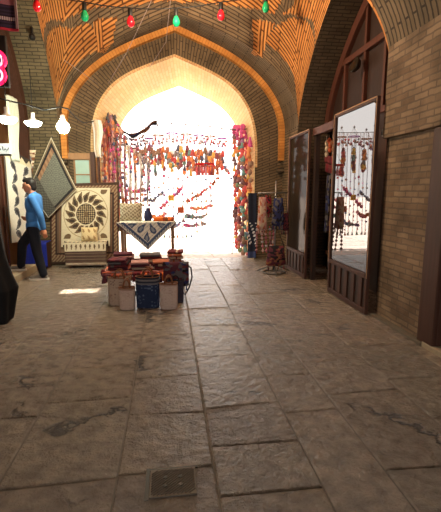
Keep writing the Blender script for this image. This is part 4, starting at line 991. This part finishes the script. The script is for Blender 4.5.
# right side strands
RS = [(234.5, 128, 245, ['red', 'plum', 'rust', 'yellow', 'navy']), (238.5, 128, 250, ['wine', 'orange', 'green', 'maroon', 'rust']), (242.5, 127, 252, ['plum', 'brown', 'red', 'purple', 'teal']), (246, 132, 254, ['maroon', 'orange', 'blue', 'brown', 'red']), (249, 140, 240, ['orange', 'yellow', 'rust', 'brown'])]
tag(MB().tube([(1.38, 9.1, 2.82), (1.75, 8.95, 2.82)], .012, 8).build('hanging_rail', M['iron']), 'short iron rail at right side of the entrance holding the pompom strands', 'rail')
for i, (px, y0, y1, cs) in enumerate(RS):
    Y = (9.2, 9.04, 8.9, 9.12, 8.69)[i]; p0, p1 = at(px, y0, Y), at(px+1.5, y1, Y)
    t = thing('pompom_strand', f'{ORD[i]} thick multicoloured pompom strand from the left at the right jamb', 'pompom strand', p1, 'pompom strands at the right jamb')
    MB().tube([p0, p1], .008, 5).build('cord', M['cord'], t)
    n = int((y1-y0)/4.2)
    for k_ in range(n+1):
        f_ = k_/n; p = p0.lerp(p1, f_)+Vector((R.uniform(-.03, .03), R.uniform(-.03, .03), 0))
        c_ = 'magenta' if f_ < .07 else R.choice(cs+['red', 'maroon'] if .45 < f_ < .6 else cs)
        put('pompom', R.choice(['ball', 'tassel', 'drop', 'bell']), c_, p, R.uniform(.05, .074), t)
p0, p1 = at(247, 193, 8.7), at(254.5, 258, 8.7)
def ban(u, v): return L((206, 206, 214)) if (.45 < v < .8 and math.sin(u*9+v*40)*math.sin(v*60) > .45) else (L((40, 44, 60)) if v < .9 else L((70, 80, 120)))
mb = MB(); mb.grid(lambda u, v: (p0.x+(p1.x-p0.x)*u, 8.57-.03*math.sin(v*3)-.01*math.sin(u*8), p0.z+(.02-p0.z)*v), 16, 60, col_=ban); tag(mb.build('dark_banner', M['print'], solid=.006), 'narrow dark cloth banner with white marks on the right pier of entrance', 'banner')
t = thing('easel', 'thin dark easel standing under the pompom strands at the right jamb', 'easel', (1.55, 9.3, 0))
for q in ((237, 206, 9.28, 232, 253), (238, 206, 9.3, 242, 252)): a = at(q[0], q[1], q[2]); b = at(q[3], q[4], q[2]); MB().tube([a, (b.x, q[2], 0.0)], .012, 6).build('leg', M['dark'], t)
a = at(237.5, 206, 9.29); MB().tube([a, (a.x+.02, 9.55, 0)], .012, 6).build('leg', M['dark'], t)
# ------------------------------------------------------------------ rack with bags on the right
rx, ry = 1.9, 7.0
t = thing('display_rack', 'thin metal display rack on a ring base before the right brick pier', 'rack', (rx, ry, 0))
MB().tube([(rx, ry, .03), (rx, ry, 1.66)], .013, 8).build('pole', M['metal'], t)
MB().tube([(rx-.32, ry, 1.45), (rx+.22, ry, 1.46)], .01, 8).build('crossbar', M['metal'], t)
MB().tube([(rx-.28, ry, .86), (rx+.22, ry, .86)], .008, 8).build('crossbar', M['iron'], t)
MB().tube([(rx+.2*math.cos(2*PI*k_/24), ry+.2*math.sin(2*PI*k_/24), .015) for k_ in range(25)], .012, 6, cap=False).build('ring_base', M['iron'], t)
for k_ in range(3): a_ = 2*PI*k_/3+.4; MB().tube([(rx, ry, .16), (rx+.34*math.cos(a_), ry+.34*math.sin(a_), .014)], .012, 6).build('foot', M['iron'], t)
def hbag(label, px0, px1, y0, y1, Y, cs, seed, zt_, nm='hanging_bag', th=.06, tn=4):
    a, b = at(px0, y0, Y), at(px1, y1, Y); t = thing(nm, label, 'bag', ((a.x+b.x)/2, Y, b.z), 'bags on the display rack'); f = mottled(cs, seed, 10); mb = MB()
    for sg in (-1, 1):
        def P(u, v, sg=sg):
            x, z = 2*u-1, 2*v-1; bl = max(0, (1-abs(x)**3)*(1-abs(z)**3))**.5
            return (a.x+(b.x-a.x)*(.5+(u-.5)*(.72+.28*(1-v))), Y+sg*th*bl, b.z+(a.z-b.z)*v+.03*(1-v)*x*x)
        mb.grid(P, 30, 30, col_=f)
    mb.build('body', M['print'], t); m_ = (a.x+b.x)/2
    MB().tube([(a.x+.04, Y, a.z-.02), (m_, ry, zt_), (b.x-.04, Y, a.z-.02)], .008, 6).build('strap', CM['black'], t)
    for k_ in range(tn): x = a.x+(b.x-a.x)*(k_+.5)/tn; MB().tube([(x, Y, b.z+.03), (x+R.uniform(-.01, .01), Y, b.z-.06)], .007, 6, r1=.015).build('tassel', CM[cs[k_ % len(cs)]], t)
hbag('dusty pink and beige cloth bag hanging at the left of the display rack', 257.5, 267, 197, 230, 6.93, ['dusty', 'sand', 'dusty', 'clay'], 91, 1.46)
hbag('navy cloth bag hanging at the right of the display rack', 272, 284, 198, 226, 6.93, ['navy', 'black', 'navy', 'slate'], 92, 1.46)
hbag('small dark bag hanging behind the rack pole near its top', 264, 272, 195, 214, 7.08, ['black', 'brown', 'maroon'], 93, 1.45)
hbag('dark maroon bag hanging at far right of the display rack', 281, 289, 213, 231, 7.0, ['plum', 'black', 'wine'], 94, 1.46)
hbag('large dark maroon bag hanging lowest on the display rack', 266, 286, 246, 266, 6.95, ['plum', 'black', 'brown', 'wine'], 95, .86, th=.1)
for i in range(5):
    px = 257+4.2*i; p0, p1 = at(px, 226, 6.98), at(px+R.uniform(-2, 2), 253, 6.98); t = thing('red_bead_strand', f'{ORD[i]} red bead strand from left hanging low on the display rack', 'bead strand', p1, 'red bead strands on the rack')
    p0.z = .86; MB().tube([p0, p1], .005, 5).build('cord', CM['red'], t)
    for k_ in range(6): put('bead', R.choice(['ball', 'drop']), R.choice(['wine', 'dusty', 'maroon', 'grey']), p0.lerp(p1, (k_+.7)/6.4), .026, t)
# drain cover
t = thing('drain_cover', 'square iron drain cover with slanting grooves set in the paving', 'drain cover', (-.005, 1.88, 0))
dx0, dx1, dy0, dy1 = -.125, .115, 1.775, 1.975
MB().box(dx0, dx1, dy0, dy1, -.004, .008).build('plate', M['iron'], t, bevel=.003)
mb = MB()
for i in range(-9, 12):
    a0 = dx0+.02*i; pts = []
    x0, x1 = a0, a0+.2; y0, y1 = dy0+.01, dy1-.01
    if x0 < dx0+.01: y0 += (dx0+.01-x0)*(y1-y0)/(x1-x0); x0 = dx0+.01
    if x1 > dx1-.01: y1 -= (x1-dx1+.01)*(y1-y0)/(x1-x0) if x1 > x0 else 0; x1 = dx1-.01
    if x1-x0 > .015: mb.tube([(x0, y0, .009), (x1, y1, .009)], .0035, 5)
mb.build('ridges', M['iron'], t)
for x in (-.045, .035):
    for y in (1.845, 1.905): MB().lathe([(.011, 0), (.011, .0045)], Matrix.Translation((x, y, .009)), 10).build('hole', M['black'], t)
MB().box(dx0-.022, dx0-.002, dy0-.01, dy1+.02, -.006, .003).build('gap', M['black'], t); MB().box(dx0-.02, dx1+.015, dy1, dy1+.015, -.006, .0032).build('gap', M['black'], t)
# ------------------------------------------------------------------ people
def blob(parts, voxel, smooth, mat, name, parent):
    bm = bmesh.new(); me = bpy.data.meshes.new(name); mb = MB()
    for q in parts:
        if q[0] == 'c':
            _, p0, r0, p1, r1 = q; p0, p1 = Vector(p0), Vector(p1); n_ = max(2, int((p1-p0).length/(.35*max(r0, r1)))+1)
            d = (p1-p0).normalized()
            pts = [p0-d*r0*.7, p0]+[p0.lerp(p1, i/n_) for i in range(1, n_)]+[p1, p1+d*r1*.7]; rs = [r0*.7, r0]+[r0+(r1-r0)*i/n_ for i in range(1, n_)]+[r1, r1*.7]
            pts = [p0-d*r0*.97]+pts+[p1+d*r1*.97]; rs = [r0*.25]+rs+[r1*.25]
            mb.tube(pts, rs, 14)
        else:
            mb.ball(q[1], q[2], 22, T=(q[3] if len(q) > 3 else None))
    me.from_pydata(mb.v, [], mb.f); o = bpy.data.objects.new('tmp', me); col.objects.link(o)
    m1 = o.modifiers.new('r', 'REMESH'); m1.mode = 'VOXEL'; m1.voxel_size = voxel; m1.use_smooth_shade = True
    m2 = o.modifiers.new('s', 'SMOOTH'); m2.iterations = smooth; m2.factor = .5
    dg = bpy.context.evaluated_depsgraph_get(); nm = bpy.data.meshes.new_from_object(o.evaluated_get(dg)); bpy.data.objects.remove(o)
    nm.materials.clear(); nm.materials.append(mat); nm.transform(Matrix.Translation(-WORLD[parent.name]))
    for p in nm.polygons: p.use_smooth = True
    nm.name = name; r = bpy.data.objects.new(name, nm); col.objects.link(r); r.parent = parent; WORLD[r.name] = WORLD[parent.name]; return r
def RY(a): return Matrix.Rotation(a, 4, 'Y')
def hand(w, d, side, curl):      # w wrist, d direction of the hand, side across the palm (thumb side)
    w, d, s = Vector(w), Vector(d).normalized(), Vector(side).normalized(); n = d.cross(s).normalized(); out = [('c', w, .027, w+d*.075, .03)]
    out += [('c', w+d*.03+s*.018, .022, w+d*.08+s*.02, .022), ('c', w+d*.03-s*.018, .02, w+d*.078-s*.02, .02)]
    for k_, ln in ((.030, .072), (.010, .082), (-.010, .076), (-.029, .058)):
        b_ = w+d*.085+s*k_; m_ = b_+(d*math.cos(curl)+n*math.sin(curl))*ln*.5; e_ = m_+(d*math.cos(curl*2.2)+n*math.sin(curl*2.2))*ln*.5
        out += [('c', b_, .0105, m_, .0095), ('c', m_, .0095, e_, .008)]
    b_ = w+d*.025+s*.03; m_ = b_+(d*.6+s*.7+n*.2).normalized()*.04; e_ = m_+(d*.9+s*.2+n*.3).normalized()*.035
    return out+[('c', b_, .0135, m_, .011), ('c', m_, .011, e_, .009)]
PX, PY = -2.235, 7.06
man = thing('person', 'man in blue long sleeved shirt and dark trousers stepping up into the left shop', 'person', (PX, PY, 0))
V = lambda x, y, z: (PX+x, PY+y, z)
hc = V(-.03, 0, 1.575)
HT = Matrix.Rotation(.12, 4, 'Y')
def HP(x, y, z): return Vector(hc)+HT.to_3x3() @ Vector((x, y, z))
HT = Matrix.Rotation(-.14, 4, 'Y')
head = [('e', hc, (.098, .077, .112), HT), ('e', HP(-.035, 0, -.055), (.066, .06, .066), HT), ('e', HP(-.062, 0, -.088), (.03, .032, .024), HT), ('c', HP(-.092, 0, .012), .012, HP(-.115, 0, -.028), .016),
        ('c', HP(-.088, -.03, .03), .014, HP(-.088, .03, .03), .014), ('c', HP(-.093, -.016, -.058), .011, HP(-.093, .016, -.058), .011), ('e', HP(.008, -.078, -.01), (.022, .012, .034), HT), ('e', HP(.008, .078, -.01), (.022, .012, .034), HT)]
sh, hp = 1.37, .86
LA = [V(.05, -.19, sh), V(.17, -.22, 1.10), V(.20, -.19, .865)]
RA = [V(.03, .19, sh), V(.03, .23, 1.10), V(-.09, .13, 1.0)]
LL = [V(0, -.09, hp), V(.04, -.1, .49), V(.12, -.1, .085)]
RL = [V(-.02, .09, hp), V(-.25, .1, .59), V(-.30, .1, .215)]
torso = [('e', V(.01, 0, 1.25), (.115, .17, .17)), ('e', V(.0, 0, 1.06), (.105, .15, .17)), ('e', V(0, 0, .91), (.115, .16, .12)), ('c', V(.04, -.15, sh), .06, V(.04, .15, sh), .06)]
body = head+[('c', V(.03, 0, 1.36), .056, V(-.005, 0, 1.50), .052)]+torso
for A_, rr in ((LA, (.052, .042, .028)), (RA, (.052, .042, .028)), (LL, (.085, .06, .04)), (RL, (.085, .06, .04))):
    body += [('c', A_[0], rr[0], A_[1], rr[1]), ('c', A_[1], rr[1], A_[2], rr[2])]
body += hand(LA[2], (.12, 0, -1), (-1, 0, -.1), .35)+hand(RA[2], (-.6, -.7, .2), (0, -.3, 1), .5)
for q in (LL, RL): a_ = Vector(q[2]); body += [('c', a_+Vector((.02, 0, -.045)), .032, a_+Vector((-.16, 0, -.055)), .026)]
blob(body, .0075, 3, M['skin'], 'body', man)
shirt = [(q[0], q[1], tuple(v+.016 for v in q[2])) if q[0] == 'e' else ('c', q[1], q[2]+.014, q[3], q[4]+.014) for q in torso]
shirt += [('c', V(.035, 0, 1.37), .072, V(.02, 0, 1.425), .066)]
for A_ in (LA, RA): m_ = Vector(A_[2]).lerp(Vector(A_[1]), .08); shirt += [('c', A_[0], .072, A_[1], .058), ('c', A_[1], .058, m_, .044)]
shirt += [('e', V(.0, 0, .87), (.132, .172, .09))]
blob(shirt, .011, 4, M['shirt'], 'shirt', man)
tr = [('e', V(0, 0, .84), (.122, .165, .1))]
for q in (LL, RL): e_ = Vector(q[2])+Vector((0, 0, .0)); tr += [('c', q[0], .105, q[1], .08), ('c', q[1], .08, e_, .066)]
blob(tr, .012, 3, M['trouser'], 'trousers', man)
hr = [('e', HP(.024, 0, .03), (.092, .084, .099), HT), ('e', HP(.05, 0, -.03), (.06, .07, .075), HT), ('e', HP(-.03, 0, .085), (.065, .066, .04), HT)]
blob(hr, .009, 2, M['hair'], 'hair', man)
for s_ in (-1, 1): MB().ball(HP(-.0885, .03*s_, .008), .011, 10).build('eye', M['eye'], man)
for q in (LL, RL):
    a_ = Vector(q[2]); zb = a_.z-.085
    sh_ = blob([('c', (a_.x+.03, a_.y, zb+.055), .043, (a_.x-.15, a_.y, zb+.045), .036), ('e', (a_.x-.17, a_.y, zb+.04), (.06, .043, .032)), ('e', (a_.x, a_.y, zb+.075), (.055, .044, .05))], .008, 3, M['shoe'], 'shoe', man)
    mb = MB(); n_ = 24; pr = [(a_.x-.075+.165*math.cos(2*PI*k_/n_), a_.y+(.047+.006*math.cos(2*PI*k_/n_+PI))*math.sin(2*PI*k_/n_)) for k_ in range(n_)]
    q0 = mb.add([(x, y, zb) for x, y in pr]+[(x, y, zb+.03) for x, y in pr])
    for k_ in range(n_): j = (k_+1) % n_; mb.face((q0+k_, q0+j, q0+n_+j, q0+n_+k_))
    mb.face([q0+k_ for k_ in range(n_)][::-1]); mb.face([q0+n_+k_ for k_ in range(n_)]); mb.build('sole', M['sole'], sh_)
# woman in a long black robe, mostly outside the left edge
WX, WY = -2.06, 4.72
wom = thing('person', 'person in long black robe walking in, mostly beyond the left edge', 'person', (WX, WY, 0))
W = lambda x, y, z: (WX+x, WY+y, z)
wb = [('e', W(0, 0, 1.5), (.075, .09, .11)), ('e', W(-.03, .03, 1.44), (.05, .055, .06)), ('c', W(-.08, .0, 1.5), .012, W(-.10, .0, 1.46), .014), ('c', W(.01, 0, 1.3), .05, W(0, 0, 1.42), .05), ('e', W(0, 0, 1.2), (.1, .12, .16)), ('e', W(0, 0, .95), (.12, .13, .18)),
      ('c', W(0, -.1, 1.28), .045, W(-.05, -.13, 1.05), .04), ('c', W(-.05, -.13, 1.05), .04, W(-.24, -.08, 1.05), .03), ('c', W(0, .1, 1.28), .045, W(-.04, .13, 1.05), .04), ('c', W(-.04, .13, 1.05), .04, W(-.22, .09, 1.0), .03)]
for sy in (-.08, .08): wb += [('c', W(0, sy, .85), .08, W(-.02, sy, .48), .055), ('c', W(-.02, sy, .48), .055, W(0, sy, .08), .038), ('c', W(.02, sy, .035), .032, W(-.15, sy, .028), .025)]
wb += hand(W(-.24, -.08, 1.05), (-1, .2, -.2), (0, 0, 1), .5)+hand(W(-.22, .09, 1.0), (-1, -.2, -.2), (0, 0, 1), .5)
blob(wb, .009, 3, M['skin'], 'body', wom)
prof = [(.29, .03), (.33, .2), (.39, .40), (.345, .52), (.275, .75), (.24, 1.05), (.235, 1.2), (.205, 1.34), (.13, 1.43)]
def robe(u, v):
    f_ = v*(len(prof)-1); i_ = min(len(prof)-2, int(f_)); t_ = f_-i_; r_ = prof[i_][0]+(prof[i_+1][0]-prof[i_][0])*t_; z = prof[i_][1]+(prof[i_+1][1]-prof[i_][1])*t_
    a_ = 2*PI*u; r_ *= .8; r_ *= 1+.07*math.sin(a_*9+z*3)*(1-v)+.03*math.sin(a_*4+1)
    return W(r_*math.cos(a_), r_*.85*math.sin(a_), z+.03*math.sin(a_*3)*(1-v)**4)
MB().grid(robe, 90, 60, wrap=True).build('robe', M['robe'], wom, solid=.006)
blob([('e', W(.02, 0, 1.53), (.095, .105, .125)), ('e', W(.03, 0, 1.4), (.1, .13, .09))], .012, 3, M['robe'], 'head_cover', wom)
for s_ in (-1, 1): MB().ball(W(-.068, .032*s_, 1.515), .011, 10).build('eye', M['eye'], wom)
# ------------------------------------------------------------------ light
w = bpy.data.worlds.new('sky'); sc.world = w; w.use_nodes = True
bg = w.node_tree.nodes['Background']
tc = N(w.node_tree, 'ShaderNodeTexCoord'); sx_ = N(w.node_tree, 'ShaderNodeSeparateXYZ'); w.node_tree.links.new(tc.outputs['Generated'], sx_.inputs[0])
rp = N(w.node_tree, 'ShaderNodeValToRGB'); rp.color_ramp.elements[0].color = (1, .94, .88, 1); rp.color_ramp.elements[0].position = .45; rp.color_ramp.elements[1].color = (.93, .97, 1, 1)
w.node_tree.links.new(sx_.outputs['Z'], rp.inputs[0]); w.node_tree.links.new(rp.outputs[0], bg.inputs['Color']); bg.inputs['Strength'].default_value = 3.0
sd = bpy.data.lights.new('sun', 'SUN'); sd.energy = 22; sd.angle = .009; sd.color = (1, .95, .86); so = bpy.data.objects.new('sun', sd); col.objects.link(so)
so.rotation_euler = (HOLE-SPOT).to_track_quat('Z', 'Y').to_euler(); so.location = (0, 0, 12)
def fill_pendant(loc, e, c, r=.09):  # unseen warm lamps, added to brighten the vaults and the shop doorway
    p = Vector(loc); t = thing('fill_lamp', 'added warm fill lamp hanging out of view', 'lamp', p, 'added warm fill lamps')
    MB().lathe([(.02, .1), (.04, .11), (.04, .18), (.02, .2)], Matrix.Translation(p), 12).build('socket', M['black'], t); MB().tube([p+Vector((0, 0, .19)), p+Vector((0, 0, 1.0))], .006, 5).build('cord', M['black'], t)
    l = bpy.data.lights.new('warm_fill', 'POINT'); l.energy = e; l.color = c; l.shadow_soft_size = r; o = bpy.data.objects.new('warm_fill', l); col.objects.link(o); o.location = p-Vector((0, 0, .02))
fill_pendant((.3, 5.75, 4.16), 260, (1, .74, .47))
fill_pendant((.2, 1.2, 4.4), 8, (1, .74, .48))
fill_pendant((2.85, 5.15, 2.1), 9, (1, .62, .38))  # added behind the glass panel to lift the dark doorway
for nm, loc, sz, rot in (('entrance_portal', (.25, 10.0, 1.95), (3.2, 4.2), (PI/2, 0, PI)), ('skylight_portal', (CX, -1.6, 4.75), (2., 2.), (0, 0, 0)), ('street_portal', (CX, -5.05, 2.4), (4.7, 4.9), (-PI/2, 0, PI))):
    l = bpy.data.lights.new(nm, 'AREA'); l.shape = 'RECTANGLE'; l.size, l.size_y = sz; l.cycles.is_portal = True; o = bpy.data.objects.new(nm, l); col.objects.link(o); o.location = loc; o.rotation_euler = rot
sc.view_settings.view_transform = 'Standard'; sc.view_settings.look = 'None'; sc.view_settings.exposure = .25; sc.view_settings.gamma = 1
sc.cycles.use_denoising = True
sc.cycles.max_bounces = 8; sc.cycles.diffuse_bounces = 5; sc.cycles.sample_clamp_indirect = 8
